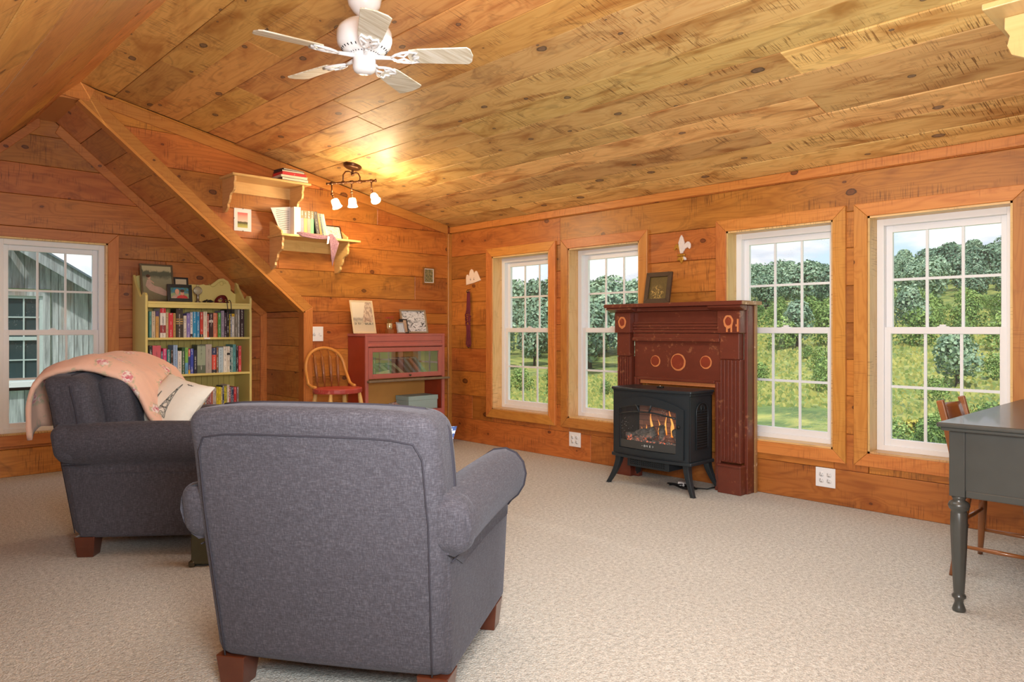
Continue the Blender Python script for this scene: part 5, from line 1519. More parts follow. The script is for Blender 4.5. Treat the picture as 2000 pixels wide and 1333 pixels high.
# hourglass-like ring trophy
MAT['pewter'] = plain('pewter', srgb(150, 146, 134), .3, .8)
tro = empty('pewter_stand', (2.272, 6.21, zt), label='small pewter stand with a round disc beside the couple photo', cat='ornament')
m = M(); m.lathe([(0, 0), (.022, 0), (.02, .008), (.012, .014), (.011, .06), (.015, .066), (0, .07)], None, 16); m.obj('stem', MAT['pewter'], tro)
m = M(); m.lathe([(0, -.004), (.029, -.004), (.032, 0), (.029, .004), (0, .004)], lambda x, y, z: Vector((x, z, .098 + y)), 26); m.obj('disc', plain('cream_disc', srgb(170, 160, 130), .4), tro)
m = M(); m.tube([Vector((.032 * math.cos(a), 0, .098 + .032 * math.sin(a))) for a in [i * .3 for i in range(21)]], .004, 6, closed=True); m.obj('rim', MAT['pewter'], tro)
m = M(); m.tube([Vector((.011 * math.cos(a), 0, .14 + .009 * math.sin(a))) for a in [i * .6 for i in range(10)]], .002, 5, closed=True); m.obj('loop', MAT['pewter'], tro)
# beads and mask
MAT['bead'] = plain('dark_glass_beads', srgb(34, 28, 26), .15)
m = M()
for i in range(34):
    a = i * .55; p = Vector((2.355 + (.016 + .024 * ((i * 7) % 10) / 10) * math.cos(a) * 1.1, 6.20 + .028 * math.sin(a), zt + .007 + .018 * ((i * 13) % 10) / 10 * (1 - abs(math.cos(a)) * .5)))
    m.lathe([(0, -.007), (.005, -.005), (.007, 0), (.005, .005), (0, .007)], (lambda pp: lambda x, y, z: pp + Vector((x, y, z)))(p), 8)
tag(m.obj('bead_necklace', MAT['bead']), 'heap of dark beads lying beside the carnival mask', 'beads', kind='stuff')
MAT['mask'] = plain('wine_red_lacquer', srgb(92, 24, 28), .25, var=.3, scale=30, coat=.5)
def mk(a, b):
    u = a * 2 - 1
    top = .066 * (1 - abs(u) ** 2.4) ** .6; bot = .016 * (1 - abs(u * 1.1) ** 2) * (1 if abs(u) > .15 else .4)
    z = bot * 0 + b * top + .002
    return Vector((2.475 + u * .062, 6.175 + .035 * u * u + .022 * b, zt + z))
m = M()
N1, N2 = 25, 9
P = [mk(i / (N1 - 1), j / (N2 - 1)) for i in range(N1) for j in range(N2)]
fs = []
for i in range(N1 - 1):
    for j in range(N2 - 1):
        u = (i + .5) / (N1 - 1) * 2 - 1; b = (j + .5) / (N2 - 1)
        if ((abs(u) - .42) / .22) ** 2 + ((b - .33) / .2) ** 2 < 1: continue
        fs.append((i * N2 + j, (i + 1) * N2 + j, (i + 1) * N2 + j + 1, i * N2 + j + 1))
m.add(P, fs, True); o = m.obj('carnival_mask', MAT['mask']); so = o.modifiers.new('t', 'SOLIDIFY'); so.thickness = .004
tag(o, 'wine red half mask with eye holes lying on top of the yellow bookcase', 'mask')
MAT['ribbon'] = plain('black_ribbon', srgb(40, 24, 46), .5)
m = M()
for x, l_ in ((2.49, .062), (2.522, .05)):
    m.tube([(x - .008, 6.17, zt + .02), (x - .004, 6.155, zt + .024), (x, 6.143, zt + .006), (x + .003, 6.141, zt - .03), (x + .004 + (.008 if x < 2.5 else 0), 6.142, zt - l_ - .035)], .0035, 6)
rbn = m.obj('ribbon', MAT['ribbon']); rbn.parent = o

# ================================================================ barrister cabinet
MAT['rose'] = plain('reflection_rose_paint', srgb(176, 98, 90), .4, var=.14, scale=9, coat=.2)  # rose paint made paler: reflection on the front put into the colour
MAT['rose_s'] = plain('brick_rose_paint', srgb(156, 56, 30), .4, var=.16, scale=12)
MAT['inner'] = plain('inner_oak', srgb(206, 150, 78), .6, var=.1, scale=8)
MAT['greywood'] = plain('weathered_shelf_edge', srgb(124, 106, 84), .6, var=.25, scale=20)
KX0, KX1, KYf, KYb = 3.42, 4.285, 5.46, 5.752
cb_ = empty('glass_cabinet', (3.85, 5.6, 0), label='dusty rose barrister cabinet with a glass door against the back wall', cat='cabinet')
LK = cb_.location.copy()
TK_ = lambda x, y, z: Vector((x, y, z)) - LK
def kb(name, x0, x1, y0, y1, z0, z1, mat='rose', bev=.003, par=cb_):
    m = M(); m.box(x0, x1, y0, y1, z0, z1, TK_); return m.obj(name, MAT[mat], par, bevel=bev)
kb('left_side', KX0, KX0 + .02, KYf + .004, KYb, 0, 1.04, 'rose_s'); kb('right_side', KX1 - .02, KX1, KYf + .004, KYb, 0, 1.04, 'rose_s')
kb('top', KX0 - .006, KX1 + .006, KYf - .004, KYb, 1.04, 1.062)
kb('left_stile', KX0 - .002, KX0 + .028, KYf - .006, KYf + .012, 0, 1.04); kb('right_stile', KX1 - .028, KX1 + .002, KYf - .006, KYf + .012, 0, 1.04)
kb('cornice', KX0 + .028, KX1 - .028, KYf - .004, KYf + .015, .995, 1.04); kb('cornice_moulding', KX0 + .02, KX1 - .02, KYf - .012, KYf + .01, .945, .972, bev=.008)
kb('cornice_board', KX0 + .028, KX1 - .028, KYf - .0, KYf + .015, .945, .995)
kb('back_board', KX0 + .02, KX1 - .02, KYb - .012, KYb - .002, .02, 1.04, 'inner')
kb('glass_case_floor', KX0 + .02, KX1 - .02, KYf + .02, KYb - .012, .665, .68, 'rose')
dr = empty('door', (0, 0, 0), parent=cb_)
d0, d1, dz0, dz1 = KX0 + .03, KX1 - .03, .665, .94
for q in ((d0, d0 + .04, dz0, dz1), (d1 - .04, d1, dz0, dz1), (d0 + .04, d1 - .04, dz0, dz0 + .042), (d0 + .04, d1 - .04, dz1 - .04, dz1)): kb('door_rail', q[0], q[1], KYf - .008, KYf + .012, q[2], q[3], par=dr)
m = M(); m.add([TK_(d0 + .04, KYf + .004, dz0 + .042), TK_(d1 - .04, KYf + .004, dz0 + .042), TK_(d1 - .04, KYf + .004, dz1 - .04), TK_(d0 + .04, KYf + .004, dz1 - .04)], [(0, 1, 2, 3)])
def cabglass():
    t = NT('cabinet_glass'); t.nt.nodes.remove(t.bsdf)
    tr_ = t.n('ShaderNodeBsdfTransparent'); tr_.inputs[0].default_value = (.86, .95, .93, 1); gl = t.n('ShaderNodeBsdfGlossy'); gl.inputs['Roughness'].default_value = .03
    mx = t.n('ShaderNodeMixShader'); mx.inputs[0].default_value = .28; t.l(tr_.outputs[0], mx.inputs[1]); t.l(gl.outputs[0], mx.inputs[2]); t.l(mx.outputs[0], t.out.inputs[0]); return t.m
m.obj('door_glass', cabglass(), dr)
m = M(); m.lathe([(0, 0), (.006, 0), (.005, .01), (.010, .016), (0, .022)], lambda x, y, z: TK_(3.88 + x, KYf - .008 - z, .686 + y), 12); m.obj('door_knob', MAT['oldmetal'], dr)
kb('pull_shelf', KX0 + .01, KX1 + .035, KYf - .045, KYf + .05, .635, .655, 'greywood', .004)
kb('open_shelf', KX0 + .02, KX1 - .02, KYf + .01, KYb - .012, .335, .355); kb('open_shelf', KX0 + .02, KX1 - .02, KYf + .01, KYb - .012, .05, .07)
kb('shelf_lip', KX0 + .028, KX1 - .028, KYf - .002, KYf + .01, .315, .355, 'rose')
# books inside, leaning in a row
bz = .681
cols = [((92, 96, 84), 'dull green book leaning'), ((132, 140, 120), 'sage book leaning'), ((70, 96, 100), 'dark teal book leaning'), ((150, 160, 130), 'pale green book leaning'), ((60, 84, 110), 'blue book leaning'), ((96, 120, 136), 'slate blue book leaning'), ((186, 110, 92), 'coral book leaning'), ((110, 130, 126), 'grey green book leaning')]
for i, (c_, nm) in enumerate(cols):
    x0 = 3.66 + i * .062 + (.02 if i > 2 else 0)
    book('%s behind the cabinet glass, %s' % (nm, 'leftmost of the slanting row' if i == 0 else 'right of the ' + cols[i - 1][1].replace(' leaning', '')), 'old books inside the glass cabinet',
         x0, x0 + .024, KYf + .06, bz + .004, .205 if i > 3 else .165, .14, c_, (), .2, lean=R(-52 if i < 4 else -42))
for i, c_ in enumerate(((120, 92, 62), (140, 116, 84), (96, 84, 66))):
    book(('brown', 'tan', 'dark brown')[i] + ' upright book at the left end behind the cabinet glass', 'upright old books inside the glass cabinet', 3.475 + i * .034, 3.502 + i * .034, KYf + .07, bz, .155 + .008 * i, .13, c_, ())
o = book('pale book lying flat behind the cabinet glass', 'old books inside the glass cabinet', 3.60, 3.63, KYf + .05, bz, .14, .1, (206, 196, 150), ()); o.rotation_euler = (0, R(82), 0); o.location = (3.565, KYf + .05, bz + .02)
# box and fabric on the open shelf
MAT['boxb'] = plain('pale_blue_box', srgb(160, 186, 182), .6, var=.04)
bx = empty('storage_box', (4.07, 5.6, .356), label='pale blue grey lidded storage box on the cabinet shelf', cat='box')
m = M(); m.box(-.165, .165, -.10, .10, 0, .10); m.obj('body', MAT['boxb'], bx, bevel=.002)
m = M(); m.box(-.17, .17, -.105, .105, .085, .127); m.obj('lid', MAT['boxb'], bx, bevel=.003)
def crumple(a, b):
    th_, ph = a * 2 * math.pi, b * math.pi * .5
    r_ = 1 + .18 * mnoise.noise(Vector((math.cos(th_) * 2, math.sin(th_) * 2, b * 4))) + .12 * mnoise.noise(Vector((math.cos(th_) * 6, math.sin(th_) * 6, b * 9)))
    return Vector((3.78 + .075 * r_ * math.cos(th_) * math.sin(ph + .05), 5.56 + .055 * r_ * math.sin(th_) * math.sin(ph + .05), .357 + .075 * r_ * math.cos(ph)))
def paisley():
    t = NT('red_white_scarf'); tc = t.n('ShaderNodeTexCoord').outputs['Object']
    t.set(Base_Color=t.ramp(t.noise(tc, 40, 3, .6, 2), [(.42, srgb(150, 58, 58)), (.5, srgb(216, 196, 180)), (.58, srgb(196, 186, 170)), (.62, srgb(120, 60, 60))]), Roughness=.8); return t.m
m = M(); m.grid(26, 14, crumple, True, True); tag(m.obj('folded_scarf', paisley()), 'crumpled red and white scarf beside the blue box', 'scarf')
m = M(); m.box(3.56, 3.69, 5.50, 5.62, .356, .372); tag(m.obj('paper_pad', MAT['pages'], bevel=.002), 'small cream paper pad on the cabinet shelf', 'paper')

# on top of the cabinet
zk = 1.0625
def p_canal(t, uv, u, v):
    n = t.noise(uv, 9, 5, .7, .6)
    bld = t.math('MULTIPLY', t.math('GREATER_THAN', u, t.math('MULTIPLY_ADD', v, .55, .42)) if False else t.math('GREATER_THAN', t.math('ADD', u, t.math('MULTIPLY', v, -.35)), .34), t.math('GREATER_THAN', v, .32))
    base = t.ramp(t.math('MULTIPLY_ADD', n, .2, v), [(.1, srgb(206, 194, 170)), (.42, srgb(190, 180, 158)), (.52, srgb(150, 144, 136)), (.6, srgb(214, 206, 188)), (1.0, srgb(228, 218, 196))])
    c = t.mix(t.math('MULTIPLY', bld, .8), base, t.mix(t.ramp(n, [(.45, 0.0), (.55, 1.0)]), srgb(150, 124, 110), srgb(206, 186, 164)))
    boat = t.math('MULTIPLY', t.math('LESS_THAN', t.math('ABSOLUTE', t.math('SUBTRACT', v, .27)), .035), t.ramp(t.noise(uv, 14, 2), [(.45, 0.0), (.55, .8)]))
    return t.mix(boat, c, srgb(84, 88, 84))
cv, CV = painting('canvas_print', 'unframed canvas picture of a canal town on the rose cabinet', 'picture', (3.385, 5.60, zk + .002), (1, 0, 0), (0, .075, .30), .238, .305, .003, .016, plain('canvas_edge', srgb(216, 196, 160), .8), pic_mat('canal_picture', p_canal))
def p_silver(t, uv, u, v): return t.ramp(t.noise(uv, 3.2, 5, .65, 3), [(.4, srgb(60, 62, 66)), (.46, srgb(190, 194, 200)), (.6, srgb(226, 228, 232)), (.68, srgb(120, 122, 130))])
painting('framed_photo', 'silver framed black and white photo leaning at the right of the rose cabinet', 'picture', (3.885, 5.58, zk + .002), (1, -.04, 0), (0, .05, .22), .285, .225, .018, .014, plain('champagne_frame', srgb(170, 150, 120), .35, .6), pic_mat('silver_photo', p_silver))
def p_dark(t, uv, u, v): return t.mix(t.ramp(u, [(.45, 0.0), (.55, 1.0)]), srgb(36, 32, 32), t.mix(t.noise(uv, 4, 3), srgb(196, 168, 140), srgb(140, 110, 90)))
painting('framed_photo', 'small dark portrait photo between the silver frames on the cabinet', 'picture', (3.835, 5.53, zk + .002), (1, -.1, 0), (0, .03, .13), .085, .135, .006, .01, MAT['black'], pic_mat('portrait_photo', p_dark))
def p_pale(t, uv, u, v): return t.mix(t.noise(uv, 5, 3), srgb(200, 206, 214), srgb(150, 160, 176))
painting('framed_photo', 'tiny silver framed pale photo at the front of the rose cabinet', 'picture', (3.77, 5.49, zk + .002), (1, -.12, 0), (0, .03, .105), .08, .105, .012, .01, plain('silver_frame', srgb(190, 194, 202), .25, .8), pic_mat('pale_photo', p_pale))
vz = empty('bud_vase', (3.715, 5.53, zk), label='small vase on a wooden cube holding pink flowers on the cabinet', cat='vase')
m = M(); m.box(-.028, .028, -.028, .028, 0, .038); m.obj('wooden_base', MAT['maple'], vz, bevel=.002)
m = M(); m.lathe([(0, .038), (.024, .038), (.027, .055), (.026, .09), (.024, .095), (.021, .09), (.021, .05), (0, .046)], None, 20); m.obj('glass_cup', plain('gold_mercury_glass', srgb(206, 190, 150), .15, .6, .4, 60), vz)
m = M()
for i in range(5): m.tube([(0, 0, .06), (.012 * math.cos(i * 1.3), .01 * math.sin(i * 1.3), .10), (.03 * math.cos(i * 1.3), .02 * math.sin(i * 1.3), .128 + .004 * i)], .0015, 4)
m.obj('stems', plain('stem_green', srgb(96, 116, 60), .6), vz)
m = M()
for i in range(5):
    c0 = Vector((.03 * math.cos(i * 1.3), .02 * math.sin(i * 1.3), .13 + .004 * i))
    for k_ in range(6):
        a = k_ * 1.047; m.add([c0, c0 + Vector((.014 * math.cos(a - .4), .014 * math.sin(a - .4), .008)), c0 + Vector((.02 * math.cos(a), .02 * math.sin(a), .006)), c0 + Vector((.014 * math.cos(a + .4), .014 * math.sin(a + .4), .008))], [(0, 1, 2, 3)])
m.obj('blossoms', plain('pink_petals', srgb(206, 72, 84), .6), vz, kind='stuff')

# ================================================================ bow-back chair
MAT['honey'] = plain('honey_bentwood', srgb(206, 140, 66), .35, var=.15, scale=10, coat=.3)
MAT['redseat'] = redpaint('worn_red_seat', srgb(196, 74, 66), srgb(226, 150, 120), .5)
MAT['palewood'] = plain('pale_turned_wood', srgb(222, 180, 110), .45, var=.12, scale=12)
bcx, bcy = 3.045, 5.28
sc2_ = empty('bow_back_chair', (bcx, bcy, 0), label='bow back wooden chair with a worn red seat beside the rose cabinet', cat='chair')
m = M()
seat = [(.19 * math.cos(a) * (1 + .08 * math.cos(2 * a)), .19 * math.sin(a)) for a in [i * 2 * math.pi / 28 for i in range(28)]]
m.prism(seat, .585, .625, lambda u, v, w: Vector((u, v, w))); m.obj('seat', MAT['redseat'], sc2_, bevel=.008)
m = M(); pts = []
for i in range(25):
    a = math.pi * i / 24
    x = -.182 * math.cos(a); z = .70 + .245 * math.sin(a) ** .62
    pts.append(Vector((x, .15 + .03 + .05 * (z - .7) / .24, z)))
pts = [Vector((-.178, .03, .632)), Vector((-.186, .08, .635)), Vector((-.19, .13, .655))] + pts[1:-1] + [Vector((.19, .13, .655)), Vector((.186, .08, .635)), Vector((.178, .03, .632))]
m.tube(pts, .0135, 9); m.obj('bow', MAT['honey'], sc2_)
for x in (-.105, -.036, .036, .105):
    zt_ = .70 + .245 * (1 - (x / .182) ** 2) ** .31
    m = M(); m.tube([(x * .9, .15, .622), (x * .93, .155, .66), (x * .93, .156, .668), (x * 1.0, .19, .70 + .17), (x * 1.0, .192, .875), (x * 1.0, .228, zt_)], [.007, .007, .014, .015, .007, .006], 8); m.obj('spindle', MAT['maple'], sc2_)
lg4 = [(-.13, -.12), (.13, -.12), (-.13, .12), (.13, .12)]
for x, y in lg4:
    m = M(); f = lambda a: Vector((x * (1 + .5 * a), y * (1 + .5 * a), .585 * (1 - a)))
    m.tube([f(0), f(.1), f(.25), f(.27), f(.3), f(.6), f(.8), f(1)], [.013, .018, .02, .015, .02, .019, .015, .012], 10); m.obj('leg', MAT['palewood'], sc2_)
for (a, b), z in (((0, 1), .47), ((0, 2), .43), ((1, 3), .43), ((2, 3), .40)):
    k_ = 1 + .5 * (1 - z / .585); p = Vector((lg4[a][0] * k_, lg4[a][1] * k_, z)); q_ = Vector((lg4[b][0] * k_, lg4[b][1] * k_, z))
    m = M(); m.tube([p, p.lerp(q_, .15), p.lerp(q_, .5), p.lerp(q_, .85), q_], [.008, .014, .016, .014, .008], 9); m.obj('stretcher', MAT['palewood'], sc2_)

# ================================================================ wall shelves
def bracket_poly(d, h):
    """scalloped bracket outline: depth d from the wall, height h down from the board"""
    return [(0, 0), (d, 0), (d, -.03 * h / .25), (d - .012, -.05 * h / .25), (d - .006, -.075 * h / .25), (d - .016, -.10 * h / .25), (d - .045, -.115 * h / .25), (d - .07, -.12 * h / .25), (d - .09, -.135 * h / .25),
            (d - .095, -.16 * h / .25), (d - .115, -.185 * h / .25), (d - .135, -.195 * h / .25), (d - .13, -.22 * h / .25), (d - .15, -.235 * h / .25), (.05, -h), (0, -h)]
MAT['shelfb'] = wood('shelf_pine', srgb(232, 190, 124), srgb(214, 166, 100), srgb(170, 116, 60), knots=.12, saw=.1, stain=.15, amber=srgb(204, 150, 84), tone=.1)
MAT['shelft'] = wood('tan_shelf_pine', srgb(186, 150, 98), srgb(166, 128, 78), srgb(130, 92, 50), knots=.12, saw=.1, stain=.15, amber=srgb(158, 118, 66), tone=.1)
def wall_shelf(label, T, u0, u1, z, d, bi0, bi1, h, gallery=False, mat='shelfb'):
    s = empty('wall_shelf', T(u0, z, 0), label=label, cat='shelf')
    L_ = s.location.copy(); TT = lambda u, v, w=0: T(u, v, w) - L_
    ubox('board', TT, u0, u1, z - .018, z, 0, d, MAT[mat], s, bevel=.003)
    for b in (bi0, bi1):
        m = M(); m.prism([(p[0], z - .018 + p[1]) for p in bracket_poly(d - .03, h)], b, b + .018, lambda u, v, w: TT(w, v, u))
        m.obj('bracket', MAT[mat], s, bevel=.002)
    ubox('back_rail', TT, bi0 + .018, bi1, z - .11, z - .018, 0, .014, MAT[mat], s)
    if gallery:
        for b in (bi0, bi1):
            m = M(); m.prism([(0, z), (d - .05, z), (d - .05, z + .028), (d - .09, z + .045), (d - .14, z + .075), (.02, z + .12), (0, z + .12)], b, b + .016, lambda u, v, w: TT(w, v, u)); m.obj('gallery_end', MAT[mat], s, bevel=.002)
    return s, TT
wall_shelf('upper pine wall shelf with scalloped brackets near the ceiling', TA, 2.27, 2.925, 2.303, .262, 2.295, 2.86, .26)
wall_shelf('lower pine wall shelf with side rails holding books and a scarf', TA, 2.665, 3.395, 1.873, .262, 2.685, 3.285, .26, True)
# flat stack of books on the upper shelf
zz = 2.3035
for i, (w, d, h, c_, nm, off, rz) in enumerate(((.235, .17, .022, (96, 84, 70), 'patterned brown book at the bottom of the stack on the upper shelf', 0, .02), (.23, .17, .02, (214, 206, 190), 'cream edged book second from the bottom on the upper shelf', -.004, -.03),
                                             (.215, .16, .024, (206, 50, 56), 'red book in the middle of the stack on the upper shelf', -.006, .03), (.20, .15, .016, (34, 34, 42), 'black book under the top one on the upper shelf', -.012, .0), (.19, .14, .012, (40, 44, 56), 'thin dark book on top of the stack on the upper shelf', -.014, .12))):
    o = empty('book', (2.785 + off, 5.58, zz), rz, label=nm, cat='book', group='stack of books on the upper wall shelf')
    m = M()
    for q in ((-w / 2, w / 2, -d / 2, d / 2, 0, .0022), (-w / 2, w / 2, -d / 2, d / 2, h - .0022, h)): m.box(*q)
    m.box(-w / 2, -w / 2 + .003, -d / 2, d / 2, .002, h - .002); cov = m.obj('cover', MAT['book'], o)
    k_ = srgb(*c_); cov.color = (k_[0], k_[1], k_[2], .4)
    m = M(); m.box(-w / 2 + .003, w / 2 - .004, -d / 2 + .004, d / 2 - .004, .0022, h - .0022); m.obj('page_block', MAT['pages'] if i != 2 else MAT['book'], o).color = (.6, .05, .06, .5)
    zz += h + .0005
# lower shelf: leaning papers, upright and slanting books
zz = 1.8735
fld = empty('paper_folder', (2.70, 5.56, zz), label='open white folder of printed papers at the left end of the lower shelf', cat='folder', )
m = M(); m.add([(0.012, 0.0, 0), (.012, .002, 0), (-.075, .10, .22), (-.075, .098, .22)], [(0, 1, 2, 3)])
m = M(); m.prism([(.035, 0), (.105, 0), (.105, .24), (-.065, .215)], 0, .004, lambda u, v, w: Vector((u, .07 + w - .02 * v, v))); m.obj('page', plain('printed_paper', srgb(222, 218, 216), .7, var=.06, scale=50), fld)
m = M()
for i in range(11):
    v = .05 + i * .015; m.add([(-.02 - .0 + max(0, .05 - v * .3), .0678 - .02 * v, v), (.095, .0678 - .02 * v, v), (.095, .0676 - .02 * v, v + .004), (-.02 + max(0, .05 - v * .3), .0676 - .02 * v, v + .004)], [(0, 1, 2, 3)])
m.obj('printed_lines', MAT['ink'], fld, kind='stuff')
m = M(); m.box(.107, .113, 0, .13, 0, .235); m.box(.113, .158, 0, .004, 0, .235); m.box(.158, .164, 0, .13, 0, .235); m.obj('binder_cover', plain('white_binder', srgb(238, 228, 218), .5), fld)
yb_ = 5.575
for i, (c_, nm) in enumerate((((138, 112, 142), 'mauve book with an olive top'), ((206, 156, 60), 'golden book with an olive top'), ((196, 128, 110), 'pink book with an olive top'), ((86, 164, 110), 'green book with an olive top'))):
    x0 = 2.868 + i * .0305 + .002
    book(nm + ' upright on the lower wall shelf', 'books on the lower wall shelf', x0, x0 + .029, yb_, zz, .215 + .003 * (i == 3), .13, c_, ((.70, 1, (104, 92, 50)),), .1)
for i, (c_, nm, th_) in enumerate((((34, 32, 34), 'black book leaning to the left', .034), ((176, 130, 66), 'ochre book leaning to the left', .02), ((70, 96, 110), 'blue grey book leaning to the left', .016), ((226, 204, 160), 'cream book leaning to the left', .018), ((240, 226, 196), 'white book leaning to the left', .016))):
    x0 = 3.0 + [0, .036, .056, .074, .094][i] + .022
    book(nm + ' on the lower wall shelf', 'slanting books on the lower wall shelf', x0, x0 + th_, yb_ + .005, zz + .005, .205 if i else .215, .13, c_, (), .3, lean=R(-9 - i))
def p_blossom(t, uv, u, v): return t.ramp(t.noise(uv, 5, 4, .6, 2), [(.45, srgb(244, 226, 206)), (.55, srgb(232, 190, 170)), (.62, srgb(206, 140, 120))])
painting('framed_photo', 'thin black framed blossom print at the right of the lower shelf', 'picture', (3.12, 5.60, zz), (1, 0, 0), (0, .05, .125), .16, .135, .005, .01, MAT['black'], pic_mat('blossom_print', p_blossom))
# purple scarf draped over the edge
def fleece():
    t = NT('purple_fleece'); tc = t.n('ShaderNodeTexCoord').outputs['Object']; n = t.noise(tc, 160, 3, .7)
    t.set(Base_Color=t.ramp(n, [(.35, srgb(96, 66, 84)), (.6, srgb(140, 106, 122)), (.75, srgb(186, 150, 160))]), Roughness=.95, Sheen_Weight=.4); t.bump(n, .6, .004); return t.m
MAT['fleece'] = fleece()
F_ = 5.49
def stripf(path, w, nseg=26):
    def fn(a, b):
        f = a * (len(path) - 1); i = min(int(f), len(path) - 2); g = f - i
        p = Vector(path[i][0]).lerp(Vector(path[i + 1][0]), g); ww = path[i][1] * (1 - g) + path[i + 1][1] * g; dr_ = Vector(path[i][2]).lerp(Vector(path[i + 1][2]), g).normalized()
        return p + dr_ * ww * (b - .5) + Vector((0, -.004 * math.sin(b * 9 + a * 5), .003 * math.sin(b * 7)))
    m = M(); m.grid(nseg, 8, fn); return m
sl = stripf([((2.80, F_ + .01, zz + .012), .012, (0, .3, 1)), ((2.84, F_, zz + .006), .045, (0, .5, 1)), ((2.93, F_ - .008, zz - .002), .04, (0, .4, 1)), ((3.03, F_ - .012, zz - .006), .03, (0, .3, 1)), ((3.09, F_ - .008, zz + .0), .03, (0, .3, 1))], 1)
o = sl.obj('scarf', MAT['fleece']); so = o.modifiers.new('t', 'SOLIDIFY'); so.thickness = .006
tag(o, 'purple fleece scarf draped along the lower shelf with its point hanging down', 'scarf')
m = M(); pl_ = [(3.075, zz + .025), (3.105, zz + .03), (3.135, zz - .005), (3.165, zz - .045), (3.15, zz - .085), (3.125, zz - .155), (3.10, zz - .245), (3.088, zz - .17), (3.08, zz - .08)]
m.prism(pl_, 0, .006, lambda u, v, w: Vector((u, F_ - .016 - w - .012 * math.sin(max(0, 1.9 - v) * 9), v))); pt_ = m.obj('hanging_point', MAT['fleece'], o, bevel=.002)
m = M(); m.prism([(3.062, zz + .006), (3.078, zz + .004), (3.07, zz - .055), (3.052, zz - .062)], 0, .003, lambda u, v, w: Vector((u, F_ - .02 - w, v))); m.obj('care_tag', MAT['vinyl'], o)
bx_ = M(); bx_.rbox(2.91, 3.03, 5.50, 5.53, zz + .0, zz + .022, .008, 3, 3); tag(bx_.obj('trinket_strip', plain('patterned_ribbon', srgb(176, 110, 70), .6, var=.6, scale=120)), 'small patterned ribbon roll lying in front of the lower shelf books', 'ribbon')

# shelf near the upper right corner of the view, on the partition
wall_shelf('pine shelf with a scalloped bracket high on the stair partition, upper right', TP, 2.235, 3.3, 1.965, .295, 2.33, 3.15, .26, mat='shelft')

# ================================================================ pictures and things on the walls
def p_sunset(t, uv, u, v):
    n = t.noise(uv, 6, 4, .6, 1); mg = .17
    c = t.ramp(t.math('MULTIPLY_ADD', n, .08, v), [(.15, srgb(206, 200, 110)), (.33, srgb(150, 150, 70)), (.36, srgb(84, 78, 44)), (.44, srgb(88, 80, 46)), (.47, srgb(236, 206, 190)), (.7, srgb(240, 170, 150)), (.86, srgb(232, 110, 106)), (.97, srgb(242, 206, 206))])
    inx = t.math('MULTIPLY', t.math('LESS_THAN', t.math('ABSOLUTE', t.math('SUBTRACT', u, .5)), .33), t.math('LESS_THAN', t.math('ABSOLUTE', t.math('SUBTRACT', v, .49)), .37))
    return t.mix(inx, srgb(240, 236, 232), c)
a0 = at_y(456.5, 449, YA)
pp, PT2 = painting('clip_frame', 'clip framed pink sunset print hanging left of the lower shelf', 'picture', (a0.x, YA - .003, 1.893), (1, 0, 0), (0, 0, 1), .142, .182, .004, .008, MAT['vinyl'], pic_mat('sunset_print', p_sunset))
for (u, v) in ((.071, .178), (.071, -.002), (-.002, .095)):
    m = M(); m.box(u, u + .006, -.0, .0, 0, 0) if False else m.box(u - .004, u + .004, v, v + .006, .006, .0095, PT2); m.obj('clip', MAT['oldmetal'], pp)
def p_icon(t, uv, u, v):
    n = t.noise(uv, 8, 4, .6, 2); return t.ramp(n, [(.4, srgb(60, 66, 44)), (.5, srgb(120, 118, 84)), (.6, srgb(168, 150, 100))])
pi, PI_ = painting('framed_picture', 'small gold framed dark green print hanging near the room corner', 'picture', (at_y(825, 540, YA).x, YA - .003, 1.545), (1, 0, 0), (0, 0, 1), .142, .165, .014, .014, plain('old_gold_frame', srgb(150, 104, 48), .35, .4), pic_mat('green_print', p_icon))
m = M()
for q in ((.014, .13, .014, .02), (.014, .13, .145, .151), (.014, .02, .02, .145), (.122, .128, .02, .145)): m.box(q[0], q[1], q[2], q[3], .0058, .0085, PI_)
m.obj('cream_liner', MAT['vinyl'], pi)
